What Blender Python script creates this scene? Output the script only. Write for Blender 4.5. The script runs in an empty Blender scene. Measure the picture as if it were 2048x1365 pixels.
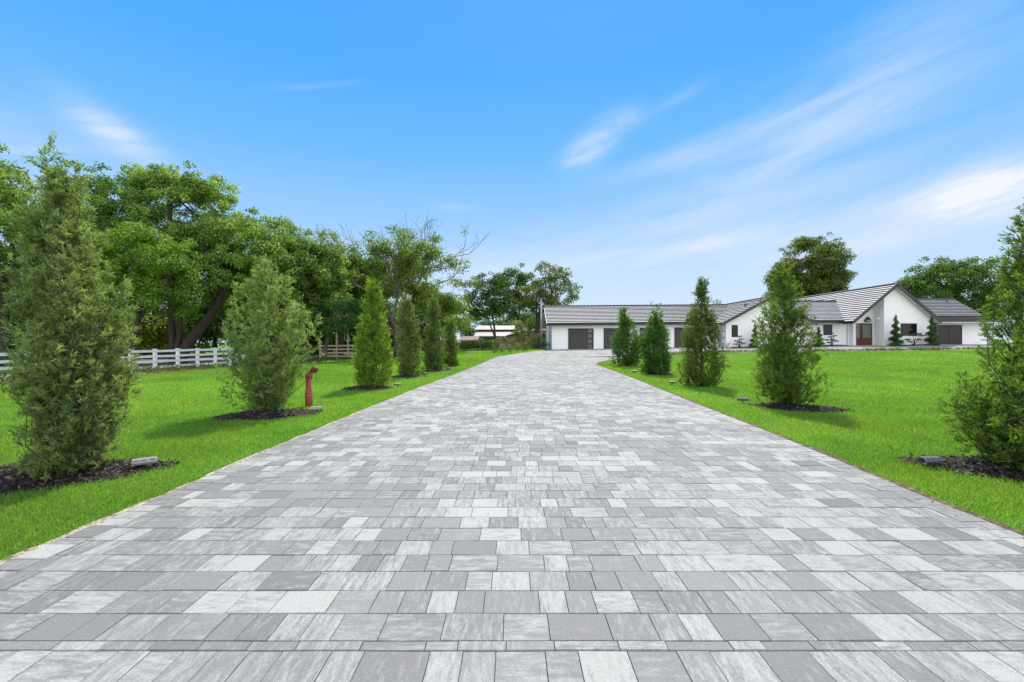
import bpy, math, numpy as np
from mathutils import Vector
R = math.radians
S = bpy.context.scene
COL = S.collection

# ------------------------------------------------------------------ camera, sky, sun, exposure
cam = bpy.data.objects.new('camera', bpy.data.cameras.new('camera'))
COL.objects.link(cam)
cam.data.sensor_width = 36.0
cam.data.lens = 920.0 / 2048.0 * 36.0
cam.data.shift_y = 0.0008
cam.data.clip_end = 3000
cam.location = (0, 0, 1.48)
cam.rotation_euler = (R(90), 0, 0)
S.camera = cam

S.view_settings.view_transform = 'Standard'
S.view_settings.look = 'None'
S.view_settings.gamma = 1.0
S.view_settings.exposure = 0.47
SUN_AZ, SUN_EL = 8.0, 51.0
SUN_STRENGTH = 4.2
SKY_GAIN = 0.75            # exposure compensation of the drawn sky colours

class NT:
    """Small helper for node trees: n('Type', inputs..., props)"""
    def __init__(s, tree):
        s.t = tree
        tree.nodes.clear()
    def n(s, typ, ins=None, out=0, **props):
        nd = s.t.nodes.new(typ)
        for k, v in props.items():
            setattr(nd, k, v)
        for k, v in (ins or {}).items():
            if hasattr(v, 'is_linked'):
                s.t.links.new(v, nd.inputs[k])
            else:
                try:
                    nd.inputs[k].default_value = v
                except (ValueError, TypeError):
                    nd.inputs[k].default_value = v[:3]
        return nd if out is None else nd.outputs[out]
    def m(s, op, a, b=None, c=None, clamp=False):
        ins = {0: a}
        if b is not None: ins[1] = b
        if c is not None: ins[2] = c
        return s.n('ShaderNodeMath', ins, operation=op, use_clamp=clamp)
    def mix(s, f, a, b, blend='MIX'):
        nd = s.t.nodes.new('ShaderNodeMix')
        nd.data_type = 'RGBA'
        nd.blend_type = blend
        for sock, v in ((nd.inputs[0], f), (nd.inputs[6], a), (nd.inputs[7], b)):
            if hasattr(v, 'is_linked'): s.t.links.new(v, sock)
            else: sock.default_value = v
        return nd.outputs[2]
    def ramp(s, f, pts, interp='LINEAR'):
        nd = s.t.nodes.new('ShaderNodeValToRGB')
        nd.color_ramp.interpolation = interp
        el = nd.color_ramp.elements
        while len(el) < len(pts): el.new(0.5)
        for e, (p, c) in zip(el, pts):
            e.position = p
            e.color = c if len(c) == 4 else (*c, 1)
        s.t.links.new(f, nd.inputs[0])
        return nd.outputs[0]

def srgb(r, g, b, k=1.0):
    f = lambda c: ((c / 255 + .055) / 1.055) ** 2.4 if c > 10 else c / 255 / 12.92
    return (f(r) * k, f(g) * k, f(b) * k, 1)

def build_world():
    w = bpy.data.worlds.new('World')
    S.world = w
    w.use_nodes = True
    T = NT(w.node_tree)
    d = T.n('ShaderNodeTexCoord', out=None).outputs['Generated']
    sep = T.n('ShaderNodeSeparateXYZ', {0: d}, out=None)
    x, y, z = sep.outputs
    deg = 180 / math.pi
    az = T.m('MULTIPLY', T.m('ARCTAN2', x, y), deg)
    el = T.m('MULTIPLY', T.m('ARCSINE', z), deg)
    sky = T.n('ShaderNodeTexSky', sky_type='NISHITA', sun_disc=False, sun_elevation=R(SUN_EL), sun_rotation=R(SUN_AZ))
    g = T.m('DIVIDE', el, 90.0, clamp=True)
    k = SKY_GAIN
    grad = T.ramp(g, [(0.0, srgb(214, 231, 250, k)), (.055, srgb(202, 226, 252, k)), (.14, srgb(160, 206, 253, k)),
                      (.24, srgb(108, 186, 255, k)), (.33, srgb(78, 172, 255, k)), (.45, srgb(70, 162, 252, k)), (1.0, srgb(60, 140, 235, k))])
    base = T.mix(0.96, T.n('ShaderNodeVectorMath', {0: sky, 3: .11}, operation='SCALE'), grad)
    # thin cirrus: soft ellipses of stretched noise (azimuth, elevation in degrees, half sizes, tilt, amount)
    vec = T.n('ShaderNodeCombineXYZ', {0: T.m('MULTIPLY', az, .055), 1: T.m('SUBTRACT', T.m('MULTIPLY', el, .34), T.m('MULTIPLY', az, .07)), 2: 0.0})
    n1 = T.n('ShaderNodeTexNoise', {'Vector': vec, 'Scale': 1.0, 'Detail': 7.0, 'Roughness': .56, 'Distortion': .6})
    vec2 = T.n('ShaderNodeCombineXYZ', {0: T.m('MULTIPLY', az, .13), 1: T.m('SUBTRACT', T.m('MULTIPLY', el, .5), T.m('MULTIPLY', az, .10)), 2: 4.0})
    n2 = T.n('ShaderNodeTexNoise', {'Vector': vec2, 'Scale': 1.0, 'Detail': 8.0, 'Roughness': .6, 'Distortion': .9})
    def blob(a0, e0, sa, se, tilt, amt, pw=1.0):
        c, s = math.cos(R(tilt)), math.sin(R(tilt))
        da, de = T.m('SUBTRACT', az, a0), T.m('SUBTRACT', el, e0)
        u = T.m('MULTIPLY', T.m('ADD', T.m('MULTIPLY', da, c), T.m('MULTIPLY', de, s)), 1 / sa)
        v = T.m('MULTIPLY', T.m('SUBTRACT', T.m('MULTIPLY', de, c), T.m('MULTIPLY', da, s)), 1 / se)
        q = T.m('ADD', T.m('MULTIPLY', u, u), T.m('MULTIPLY', v, v))
        return T.m('MULTIPLY', T.m('EXPONENT', T.m('MULTIPLY', q, -1.0)), amt)
    def total(lst):
        o = lst[0]
        for b in lst[1:]: o = T.m('ADD', o, b)
        return o
    soft = total([blob(33, 19.5, 15, 4.2, 13, .75), blob(39, 25.5, 10, 3.5, 25, .45), blob(28, 10.5, 30, 3.4, 4, .75),
                  blob(-8, 9, 20, 2.5, 0, .35), blob(-47, 15, 8, 4, 0, .5), blob(12, 13, 10, 2.2, 8, .35)])
    crisp = total([blob(9.6, 22.5, 3.0, 1.4, 24, 1.7), blob(13.5, 25.2, 2.8, 1.2, 10, .7), blob(22.5, 21.2, 9.5, 1.1, 11, .75),
                   blob(46, 13.0, 5.0, 1.9, 10, 2.6), blob(38, 9.6, 9, 1.2, 6, .9), blob(-40.3, 18.6, 4.2, 1.4, -28, 1.35),
                   blob(-23.6, 27.0, 4.5, .28, 13, .28), blob(23, 11.0, 7, .8, 5, .6), blob(-7, 16.2, 2.2, .5, 0, .35), blob(20, 26.6, 3, .6, 16, .4)])
    f1 = T.m('MULTIPLY', soft, T.n('ShaderNodeMapRange', {0: n1, 1: .30, 2: .72, 3: .1, 4: 1.0}))
    f2 = T.m('MULTIPLY', crisp, T.n('ShaderNodeMapRange', {0: n2, 1: .22, 2: .80, 3: .12, 4: 1.0}))
    f = T.m('ADD', T.m('MULTIPLY', f1, .66), T.m('MULTIPLY', f2, .62), clamp=True)
    # unseen bright cumulus added behind the camera as fill light for shaded faces
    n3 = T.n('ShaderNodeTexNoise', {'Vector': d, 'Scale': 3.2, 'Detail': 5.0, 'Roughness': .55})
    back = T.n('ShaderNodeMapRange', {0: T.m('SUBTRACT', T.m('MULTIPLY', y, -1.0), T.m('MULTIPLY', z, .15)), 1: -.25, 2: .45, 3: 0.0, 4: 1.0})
    fill_cloud = T.m('MULTIPLY', back, T.n('ShaderNodeMapRange', {0: n3, 1: .36, 2: .56, 3: .15, 4: 1.0}))
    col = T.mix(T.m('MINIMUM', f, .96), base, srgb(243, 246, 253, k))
    col = T.mix(fill_cloud, col, (1.62, 1.60, 1.58, 1))
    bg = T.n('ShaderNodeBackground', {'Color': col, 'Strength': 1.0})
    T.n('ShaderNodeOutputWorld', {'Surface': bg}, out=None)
build_world()

sun = bpy.data.objects.new('sun', bpy.data.lights.new('sun', 'SUN'))
COL.objects.link(sun)
sun.data.energy = SUN_STRENGTH
sun.data.angle = R(.55)
sun.data.color = (1.0, .955, .88)
sd = Vector((math.sin(R(SUN_AZ)) * math.cos(R(SUN_EL)), math.cos(R(SUN_AZ)) * math.cos(R(SUN_EL)), math.sin(R(SUN_EL))))
sun.rotation_euler = sd.to_track_quat('Z', 'Y').to_euler()
sun.location = sd * 60

# ------------------------------------------------------------------ mesh helpers
class MB:
    """Collects pieces and links them as ONE mesh object."""
    def __init__(s):
        s.v, s.f, s.c, s.n = [], [], [], 0
    def add(s, V, F, tint=(1, 1, 1), mi=0, smooth=False):
        V = np.asarray(V, float).reshape(-1, 3)
        F = np.asarray(F, int)
        tint = np.asarray(tint, float)
        s.v.append(V)
        s.f.append((F + s.n, mi, smooth))
        c = np.ones((len(V), 4))
        c[:, :3] = tint
        s.c.append(c)
        s.n += len(V)
    def box(s, lo, hi, tint=(1, 1, 1), mi=0, rot=0.0, piv=None):
        (x0, y0, z0), (x1, y1, z1) = lo, hi
        V = np.array([(x0, y0, z0), (x1, y0, z0), (x1, y1, z0), (x0, y1, z0), (x0, y0, z1), (x1, y0, z1), (x1, y1, z1), (x0, y1, z1)], float)
        if rot:
            p = np.array(piv if piv is not None else V.mean(0))
            c, q = math.cos(rot), math.sin(rot)
            d = V - p
            V = np.stack([p[0] + d[:, 0] * c - d[:, 1] * q, p[1] + d[:, 0] * q + d[:, 1] * c, V[:, 2]], 1)
        s.add(V, [(0, 3, 2, 1), (4, 5, 6, 7), (0, 1, 5, 4), (1, 2, 6, 5), (2, 3, 7, 6), (3, 0, 4, 7)], tint, mi)
    def bar(s, a, b, w, h, tint=(1, 1, 1), mi=0, up=(0, 0, 1)):
        """a rectangular bar from a to b, w across, h along up"""
        a, b, up = (np.asarray(q, float) for q in (a, b, up))
        d = b - a
        d /= np.linalg.norm(d)
        sx = np.cross(d, up)
        sx /= np.linalg.norm(sx)
        sy = np.cross(sx, d)
        V = [p + sx * i * w / 2 + sy * j * h / 2 for p in (a, b) for i, j in ((-1, -1), (1, -1), (1, 1), (-1, 1))]
        s.add(V, [(0, 1, 2, 3), (4, 7, 6, 5), (0, 4, 5, 1), (1, 5, 6, 2), (2, 6, 7, 3), (3, 7, 4, 0)], tint, mi)
    def tube(s, P, rad, sides=8, tint=(1, 1, 1), mi=0, cap=True):
        P = np.asarray(P, float)
        rad = np.broadcast_to(np.asarray(rad, float), (len(P),))
        T = np.gradient(P, axis=0)
        T /= np.linalg.norm(T, axis=1)[:, None] + 1e-9
        ref = np.array([0, 0, 1.0]) if abs(T[0, 2]) < .9 else np.array([0, 1.0, 0])
        A = np.cross(T, ref)
        A /= np.linalg.norm(A, axis=1)[:, None] + 1e-9
        B = np.cross(T, A)
        th = np.arange(sides) * 2 * math.pi / sides
        V = P[:, None] + rad[:, None, None] * (np.cos(th)[None, :, None] * A[:, None] + np.sin(th)[None, :, None] * B[:, None])
        n = len(P)
        i, j = np.meshgrid(np.arange(n - 1), np.arange(sides), indexing='ij')
        k = (j + 1) % sides
        F = np.stack([i * sides + j, i * sides + k, (i + 1) * sides + k, (i + 1) * sides + j], -1).reshape(-1, 4)
        s.add(V, F, tint, mi, True)
        if cap:
            b = s.n - n * sides
            s.f.append((np.array([[b + q for q in range(sides)][::-1]]), mi, False))
            s.f.append((np.array([[b + (n - 1) * sides + q for q in range(sides)]]), mi, False))
    def lathe(s, prof, c, sides=16, tint=(1, 1, 1), mi=0):
        s.tube([(c[0], c[1], c[2] + z + i * 1e-5) for i, (r, z) in enumerate(prof)], [max(r, 1e-3) for r, z in prof], sides, tint, mi)
    def build(s, name, mats, parent=None, loc=None):
        me = bpy.data.meshes.new(name)
        V = np.concatenate(s.v)
        if loc is not None: V = V - np.asarray(loc, float)
        me.vertices.add(len(V))
        me.vertices.foreach_set('co', V.astype(np.float32).ravel())
        tot = np.concatenate([np.full(len(F), F.shape[1]) for F, _, _ in s.f])
        loops = np.concatenate([F.ravel() for F, _, _ in s.f])
        me.loops.add(len(loops))
        me.loops.foreach_set('vertex_index', loops.astype(np.int32))
        me.polygons.add(len(tot))
        me.polygons.foreach_set('loop_start', np.concatenate([[0], np.cumsum(tot)[:-1]]).astype(np.int32))
        me.polygons.foreach_set('material_index', np.concatenate([np.full(len(F), m) for F, m, _ in s.f]).astype(np.int32))
        me.polygons.foreach_set('use_smooth', np.concatenate([np.full(len(F), q) for F, _, q in s.f]).astype(bool))
        me.update(calc_edges=True)
        at = me.color_attributes.new('tint', 'FLOAT_COLOR', 'POINT')
        at.data.foreach_set('color', np.concatenate(s.c).astype(np.float32).ravel())
        for m in (mats if isinstance(mats, (list, tuple)) else [mats]):
            me.materials.append(m)
        o = bpy.data.objects.new(name, me)
        COL.objects.link(o)
        if loc is not None and parent is None: o.location = loc
        if parent is not None: o.parent = parent
        return o

def tag(o, label=None, cat=None, group=None, kind=None):
    if label: o['label'] = label
    if cat: o['category'] = cat
    if group: o['group'] = group
    if kind: o['kind'] = kind
    return o

def thing(name, label, cat, loc=(0, 0, 0), group=None):
    o = bpy.data.objects.new(name, None)
    o.empty_display_size = .2
    COL.objects.link(o)
    o.location = loc
    return tag(o, label, cat, group)

def unit(v):
    return v / (np.linalg.norm(v, axis=-1, keepdims=True) + 1e-9)

# ------------------------------------------------------------------ materials
MATS = {}
def plain(name, color, rough=.6, var=.0, vscale=8.0, bump=0.0, bscale=40.0, metal=0.0, spec=.4, tint=True, coat=0.0):
    if name in MATS: return MATS[name]
    m = bpy.data.materials.new(name)
    m.use_nodes = True
    T = NT(m.node_tree)
    c = (*color[:3], 1)
    if tint:
        a = T.n('ShaderNodeAttribute', attribute_name='tint')
        c = T.mix(1.0, a, c, 'MULTIPLY')
    pos = T.n('ShaderNodeNewGeometry', out=None).outputs['Position']
    if var:
        nz = T.n('ShaderNodeTexNoise', {'Vector': pos, 'Scale': vscale, 'Detail': 6.0, 'Roughness': .6})
        q = T.n('ShaderNodeMapRange', {0: nz, 1: .25, 2: .75, 3: 1 - var, 4: 1 + var})
        c = T.n('ShaderNodeVectorMath', {0: c, 3: q}, operation='SCALE')
    ins = {'Base Color': c, 'Roughness': rough, 'Metallic': metal, 'Specular IOR Level': spec, 'Coat Weight': coat}
    if bump:
        nb = T.n('ShaderNodeTexNoise', {'Vector': pos, 'Scale': bscale, 'Detail': 4.0})
        ins['Normal'] = T.n('ShaderNodeBump', {'Height': nb, 'Strength': bump, 'Distance': .02})
    b = T.n('ShaderNodeBsdfPrincipled', ins)
    T.n('ShaderNodeOutputMaterial', {'Surface': b}, out=None)
    MATS[name] = m
    return m

def leafy(name, trans=.4, rough=.5, spec=.25, tcol=(1.25, 1.35, .5)):
    """foliage: the tint attribute drives reflection, a yellower version of it what passes through"""
    m = bpy.data.materials.new(name)
    m.use_nodes = True
    T = NT(m.node_tree)
    a = T.n('ShaderNodeAttribute', attribute_name='tint')
    b = T.n('ShaderNodeBsdfPrincipled', {'Base Color': a, 'Roughness': rough, 'Specular IOR Level': spec})
    t = T.n('ShaderNodeBsdfTranslucent', {'Color': T.mix(1.0, a, (*tcol, 1), 'MULTIPLY')})
    mx = T.n('ShaderNodeMixShader', {0: trans, 1: b, 2: t})
    T.n('ShaderNodeOutputMaterial', {'Surface': mx}, out=None)
    return m

M_LEAF = leafy('broad_leaf', .5, .5, .22)
M_NEEDLE = leafy('juniper_needles', .48, .6, .15)
M_GRASS = leafy('grass_blades', .5, .5, .15)
M_BARK = plain('bark', (.058, .046, .037), .9, .45, 9, .6, 30)
M_TWIG = plain('grey_twigs', (.20, .175, .15), .9, .3, 6)
M_WHITEWALL = plain('white_stucco', (.87, .85, .865), .75, .03, 1.6, .25, 45, tint=False)
M_CHAR = plain('charcoal_trim', (.045, .044, .047), .5, .12, 6)
M_SOFFIT = plain('soffit', (.5, .5, .5), .7)
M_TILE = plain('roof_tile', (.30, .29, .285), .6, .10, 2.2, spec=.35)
M_TILE_EDGE = plain('roof_tile_edge', (.06, .058, .06), .6, .15, 5)  # dark ridge caps; on the tile butts this colour paints in their shade
M_GDOOR = plain('garage_door_panel', (.055, .05, .05), .5, .08, 3)
M_GLASS = plain('dark_glass', (.010, .011, .013), .06, spec=.22)
M_DGLASS = plain('frosted_glass', (.16, .18, .15), .25, .2, 9)
M_WOOD = plain('mahogany', (.115, .036, .020), .38, .3, 6, coat=.3)
M_WHITE = plain('white_paint', (.80, .80, .79), .5, .06, 5)
M_VINYL = plain('fence_white', (.78, .78, .75), .5, .10, 3)
M_BLACK = plain('black_metal', (.018, .018, .02), .4)
M_MULCH = plain('mulch', (1, 1, 1), .85, .2, 25)
M_SOIL = plain('dark_soil', (.05, .037, .028), .95, .5, 7, .7, 50)

# ------------------------------------------------------------------ terrain
_ty = np.arange(-20, 80, .25)
_k = np.exp(-.5 * (np.arange(-12, 13) * .25 / 1.1) ** 2)
_k /= _k.sum()
_rise = lambda a, b: np.convolve(np.pad(np.interp(_ty, a, b), 12, mode='edge'), _k, 'valid')
_t1 = _rise([0, 12, 25, 33, 41, 46, 49, 80], [0, 0, .06, .2, .52, .9, 1, 1])       # up the driveway
_t2 = _rise([0, 12, 20, 28, 36, 46, 49, 80], [0, 0, .10, .38, .655, .92, 1, 1])    # across the right lawn
def gz(x, y):
    b = np.clip((np.asarray(x) - 8) / 9, 0, 1)
    b = b * b * (3 - 2 * b)
    return (np.interp(y, _ty, _t1) * (1 - b) + np.interp(y, _ty, _t2) * b) * (.68 + .0165 * np.clip(np.asarray(x) - 4.26, -22, 36))

LEFT = np.array([(-3.45, -4), (-3.42, 2.5), (-3.40, 3.2), (-3.37, 4.3), (-3.36, 6.0), (-3.30, 7.4), (-3.20, 10.4), (-2.93, 15.4), (-2.29, 25.0), (-1.62, 34.5), (-1.15, 38.6),
                 (-.1, 41.6), (1.7, 44.6), (3.4, 47.3), (4.1, 49.3)])
RIGHT = np.array([(3.86, -4), (3.9, 3.5), (3.94, 4.3), (4.02, 5.2), (4.12, 6.2), (4.24, 7.8), (4.40, 10.7), (4.77, 16.8), (5.05, 22.5), (5.12, 26.0), (5.22, 28.6), (5.9, 31.2),
                  (7.3, 33.8), (9.5, 35.8), (12.4, 36.7), (15.5, 37.0), (20, 37.1), (62, 37.3), (62, 60)])
Lx = lambda y: np.interp(y, LEFT[:, 1], LEFT[:, 0])
Rx = lambda y: np.interp(y, RIGHT[:, 1], RIGHT[:, 0])
def in_drive(x, y, pad=0.0):
    return (x > Lx(y) - pad) & (x < Rx(y) + pad) & (y < 50)

def vnoise(x, y, scale, seed=0):
    """smooth value noise in [0,1] for numpy arrays"""
    r = np.random.default_rng(seed).random((64, 64))
    u, v = np.asarray(x) / scale + 1000, np.asarray(y) / scale + 1000
    i, j = np.floor(u).astype(int), np.floor(v).astype(int)
    fu, fv = u - i, v - j
    fu, fv = fu * fu * (3 - 2 * fu), fv * fv * (3 - 2 * fv)
    g = lambda a, b: r[a % 64, b % 64]
    return (g(i, j) * (1 - fu) + g(i + 1, j) * fu) * (1 - fv) + (g(i, j + 1) * (1 - fu) + g(i + 1, j + 1) * fu) * fv

def ground():
    xs = np.concatenate([[-700, -300, -150, -90], np.arange(-60, 70.1, 1.0), [95, 150, 300, 700]])
    ys = np.concatenate([[-200, -80, -40], np.arange(-20, 70.1, 1.0), [90, 130, 200, 350, 700]])
    X, Y = np.meshgrid(xs, ys)
    Z = gz(X, Y) - .035
    n, m = X.shape
    i, j = np.meshgrid(np.arange(n - 1), np.arange(m - 1), indexing='ij')
    F = np.stack([i * m + j, i * m + j + 1, (i + 1) * m + j + 1, (i + 1) * m + j], -1).reshape(-1, 4)
    mat = bpy.data.materials.new('lawn')
    mat.use_nodes = True
    T = NT(mat.node_tree)
    pos = T.n('ShaderNodeNewGeometry', out=None).outputs['Position']
    a = T.n('ShaderNodeTexNoise', {'Vector': pos, 'Scale': .55, 'Detail': 5.0, 'Roughness': .6})
    b = T.n('ShaderNodeTexNoise', {'Vector': pos, 'Scale': 38.0, 'Detail': 4.0, 'Roughness': .7})
    c = T.mix(a, (.085, .195, .020, 1), (.15, .26, .035, 1))
    c = T.n('ShaderNodeVectorMath', {0: c, 3: T.n('ShaderNodeMapRange', {0: b, 1: .25, 2: .75, 3: .45, 4: 1.35})}, operation='SCALE')
    bs = T.n('ShaderNodeBsdfPrincipled', {'Base Color': c, 'Roughness': .9, 'Specular IOR Level': .1,
             'Normal': T.n('ShaderNodeBump', {'Height': b, 'Strength': .9, 'Distance': .05})})
    T.n('ShaderNodeOutputMaterial', {'Surface': bs}, out=None)
    mb = MB()
    mb.add(np.stack([X, Y, Z], -1), F, smooth=True)
    tag(mb.build('lawn_ground', mat), 'green lawn on both sides of the paved driveway', None, kind='structure')
ground()

# ------------------------------------------------------------------ driveway
def paver_material():
    m = bpy.data.materials.new('concrete_pavers')
    m.use_nodes = True
    T = NT(m.node_tree)
    # tint: r = tone, g = amount of pale blotches, b = streak direction / random
    at = T.n('ShaderNodeAttribute', attribute_name='tint', out=None)
    sp = T.n('ShaderNodeSeparateColor', {0: at.outputs['Color']}, out=None)
    r, g, b = sp.outputs[0], sp.outputs[1], sp.outputs[2]
    pos = T.n('ShaderNodeNewGeometry', out=None).outputs['Position']
    px = T.n('ShaderNodeSeparateXYZ', {0: pos}, out=None)
    off = T.m('MULTIPLY', b, 57.0)
    va = T.n('ShaderNodeCombineXYZ', {0: T.m('MULTIPLY', px.outputs[0], 30.0), 1: T.m('MULTIPLY', px.outputs[1], 6.0), 2: off})
    vb = T.n('ShaderNodeCombineXYZ', {0: T.m('MULTIPLY', px.outputs[0], 7.0), 1: T.m('MULTIPLY', px.outputs[1], 24.0), 2: off})
    na = T.n('ShaderNodeTexNoise', {'Vector': va, 'Scale': 1.0, 'Detail': 10.0, 'Roughness': .8, 'Distortion': .1})
    nb = T.n('ShaderNodeTexNoise', {'Vector': vb, 'Scale': 1.0, 'Detail': 10.0, 'Roughness': .8, 'Distortion': .1})
    sel = T.m('GREATER_THAN', b, .62)
    n = T.m('ADD', T.m('MULTIPLY', na, T.m('SUBTRACT', 1.0, sel)), T.m('MULTIPLY', nb, sel))
    blotch = T.n('ShaderNodeMapRange', {0: T.m('ADD', n, T.m('SUBTRACT', g, .5)), 1: .40, 2: .68, 3: 0.0, 4: 1.0}, interpolation_type='SMOOTHSTEP')
    dark = T.mix(r, (.146, .1405, .127, 1), (.228, .219, .197, 1))
    col = T.mix(blotch, dark, (.365, .351, .312, 1))
    fine = T.n('ShaderNodeTexNoise', {'Vector': pos, 'Scale': 330.0, 'Detail': 3.0, 'Roughness': .8})
    q = T.n('ShaderNodeMapRange', {0: fine, 1: .25, 2: .75, 3: .74, 4: 1.26})
    col = T.n('ShaderNodeVectorMath', {0: col, 3: q}, operation='SCALE')
    mid = T.n('ShaderNodeTexNoise', {'Vector': pos, 'Scale': 85.0, 'Detail': 4.0, 'Roughness': .7})
    col = T.n('ShaderNodeVectorMath', {0: col, 3: T.n('ShaderNodeMapRange', {0: mid, 1: .25, 2: .75, 3: .78, 4: 1.22})}, operation='SCALE')
    wide = T.n('ShaderNodeTexNoise', {'Vector': pos, 'Scale': .45, 'Detail': 3.0})
    col = T.n('ShaderNodeVectorMath', {0: col, 3: T.n('ShaderNodeMapRange', {0: wide, 1: .3, 2: .7, 3: .93, 4: 1.06})}, operation='SCALE')
    bs = T.n('ShaderNodeBsdfPrincipled', {'Base Color': col, 'Roughness': .78, 'Specular IOR Level': .3,
             'Normal': T.n('ShaderNodeBump', {'Height': fine, 'Strength': .25, 'Distance': .004})})
    T.n('ShaderNodeOutputMaterial', {'Surface': bs}, out=None)
    return m

def driveway():
    rng = np.random.default_rng(3)
    quads, tints = [], []
    def paver(q):
        quads.append(q)
        pale = rng.random()
        g = .5 + (rng.normal(.11, .06) if pale < .13 else (rng.normal(.01, .06) if pale < .80 else rng.normal(-.07, .04)))
        tints.append((np.clip(rng.normal(.55, .20), 0, 1), g, rng.random()))
    BW = .22
    # border course along both edges, up to where the drive opens out
    def course(edge, side, y0, y1):
        y = y0
        while y < y1:
            dy = rng.choice([.115, .155, .23], p=[.25, .5, .25])
            a0, a1 = edge(y), edge(y + dy)
            q = [(a0, y), (a1, y + dy), (a1 + side * BW, y + dy), (a0 + side * BW, y)]
            paver(q if side < 0 else [q[3], q[2], q[1], q[0]])
            y += dy
    course(lambda y: float(Lx(y)), 1, -.3, 38.0)
    course(lambda y: float(Rx(y)), -1, -.3, 33.0)
    y = 2.205 - 11 * .23
    first = True
    while y < 49.0:
        dy = .23
        if first and abs(y - 2.205) < .02:
            dy, first = .072, False
        y1 = y + dy
        bl = BW if y < 38 else 0
        br = BW if y < 33 else 0
        l0, l1 = float(Lx(y)) + bl, float(Lx(y1)) + bl
        r0, r1 = float(Rx(y)) - br, float(Rx(y1)) - br
        wide = 1.0 if y < 36 else 2.0
        edges = [min(l0, l1) - .05 - rng.random() * .2]
        mx = max(r0, r1)
        while edges[-1] < mx:
            edges.append(edges[-1] + wide * rng.choice([.157, .235, .313], p=[.50, .32, .18]))
        e = np.array(edges)
        for a, b in zip(e[:-1], e[1:]):
            q = [(max(a, l0), y), (min(b, r0), y), (min(b, r1), y1), (max(a, l1), y1)]
            if q[1][0] - q[0][0] > .03 or q[2][0] - q[3][0] > .03:
                q[1] = (max(q[1][0], q[0][0] + .002), y)
                q[2] = (max(q[2][0], q[3][0] + .002), y1)
                paver(q)
        y = y1
    Q = np.array(quads)                      # n,4,2
    tn = np.array(tints)
    cx, cy = Q[:, :, 0].mean(1), Q[:, :, 1].mean(1)
    tn[:, 0] = np.clip(tn[:, 0] + .5 * (vnoise(cx, cy, 1.6, 31) - .5), 0, 1)
    tn[:, 1] += .10 * (vnoise(cx, cy, 1.1, 32) - .5)
    area = lambda P: .5 * np.abs(np.sum(P[:, :, 0] * np.roll(P[:, :, 1], -1, 1) - P[:, :, 1] * np.roll(P[:, :, 0], -1, 1), 1))
    C = Q.mean(1, keepdims=True)
    ext = np.abs(Q - C).max(1, keepdims=True) + 1e-4
    def inset(d):
        return C + (Q - C) * np.clip(1 - np.array([d * .62, d * 1.25]) / ext, .2, 1)
    lift = rng.normal(0, .0013, len(Q))
    tilt = rng.normal(0, .005, (len(Q), 2))
    def ring(P, dz):
        d = P - C
        return np.concatenate([P, (gz(P[..., 0], P[..., 1]) + dz + lift[:, None] + (d * tilt[:, None]).sum(-1))[..., None]], -1)
    A, B_, D_ = ring(inset(.0045), .0), ring(inset(.0022), -.004), ring(inset(.0020), -.03)
    V = np.stack([A, B_, D_], 1).reshape(-1, 3)      # 12 per paver
    n = len(Q)
    base = (np.arange(n) * 12)[:, None]
    pat = [(0, 1, 2, 3)]
    for k in range(4):
        l = (k + 1) % 4
        pat += [(4 + k, 4 + l, l, k), (8 + k, 8 + l, 4 + l, 4 + k)]
    F = (base[:, None, :] + np.array(pat)[None]).reshape(-1, 4)
    mb = MB()
    mb.add(V, F, np.repeat(tn, 12, 0))
    o = mb.build('driveway', paver_material())
    tag(o, 'grey and white concrete paver driveway running up to the house', None, kind='structure')
    # bedding sand under the joints, showing as an uneven sandy rim
    ys = np.concatenate([np.arange(-2, 20, .06), np.arange(20, 42, .2)])
    wob = lambda s: .035 + .05 * vnoise(ys, ys * 0, .25, s) + .04 * vnoise(ys, ys * 0 + 7, 1.7, s)
    xl, xr = Lx(ys) - wob(1), Rx(ys) + wob(2) * 1.3
    xr[ys > 33] = Rx(ys[ys > 33])
    V = np.concatenate([np.stack([xl + (xr - xl) * t, ys, gz(xl + (xr - xl) * t, ys) - .014], 1) for t in np.linspace(0, 1, 70)])
    m = len(ys)
    i, j = np.meshgrid(np.arange(69), np.arange(m - 1), indexing='ij')
    F = np.stack([i * m + j, (i + 1) * m + j, (i + 1) * m + j + 1, i * m + j + 1], -1).reshape(-1, 4)
    mb = MB()
    mb.add(V, F)
    mat = bpy.data.materials.new('bedding_sand')
    mat.use_nodes = True
    T = NT(mat.node_tree)
    pos = T.n('ShaderNodeNewGeometry', out=None).outputs['Position']
    px = T.n('ShaderNodeSeparateXYZ', {0: pos}, out=None)
    n1 = T.n('ShaderNodeTexNoise', {'Vector': pos, 'Scale': 9.0, 'Detail': 6.0, 'Roughness': .7})
    n2 = T.n('ShaderNodeTexNoise', {'Vector': pos, 'Scale': 120.0, 'Detail': 4.0, 'Roughness': .7})
    c = T.ramp(n1, [(.35, (.09, .06, .04)), (.48, (.34, .28, .20)), (.62, (.50, .45, .36))])
    c2 = T.ramp(n1, [(.38, (.035, .024, .016)), (.55, (.10, .07, .045)), (.68, (.30, .24, .15))])
    c = T.mix(T.m('GREATER_THAN', px.outputs[0], 1.0), c, c2)
    inner = T.m('MULTIPLY', T.m('GREATER_THAN', px.outputs[0], -2.8), T.m('LESS_THAN', px.outputs[0], 3.8))
    c = T.mix(inner, c, (.10, .098, .095, 1))
    c = T.n('ShaderNodeVectorMath', {0: c, 3: T.n('ShaderNodeMapRange', {0: n2, 1: .2, 2: .8, 3: .5, 4: 1.5})}, operation='SCALE')
    T.n('ShaderNodeOutputMaterial', {'Surface': T.n('ShaderNodeBsdfPrincipled', {'Base Color': c, 'Roughness': .95})}, out=None)
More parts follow.
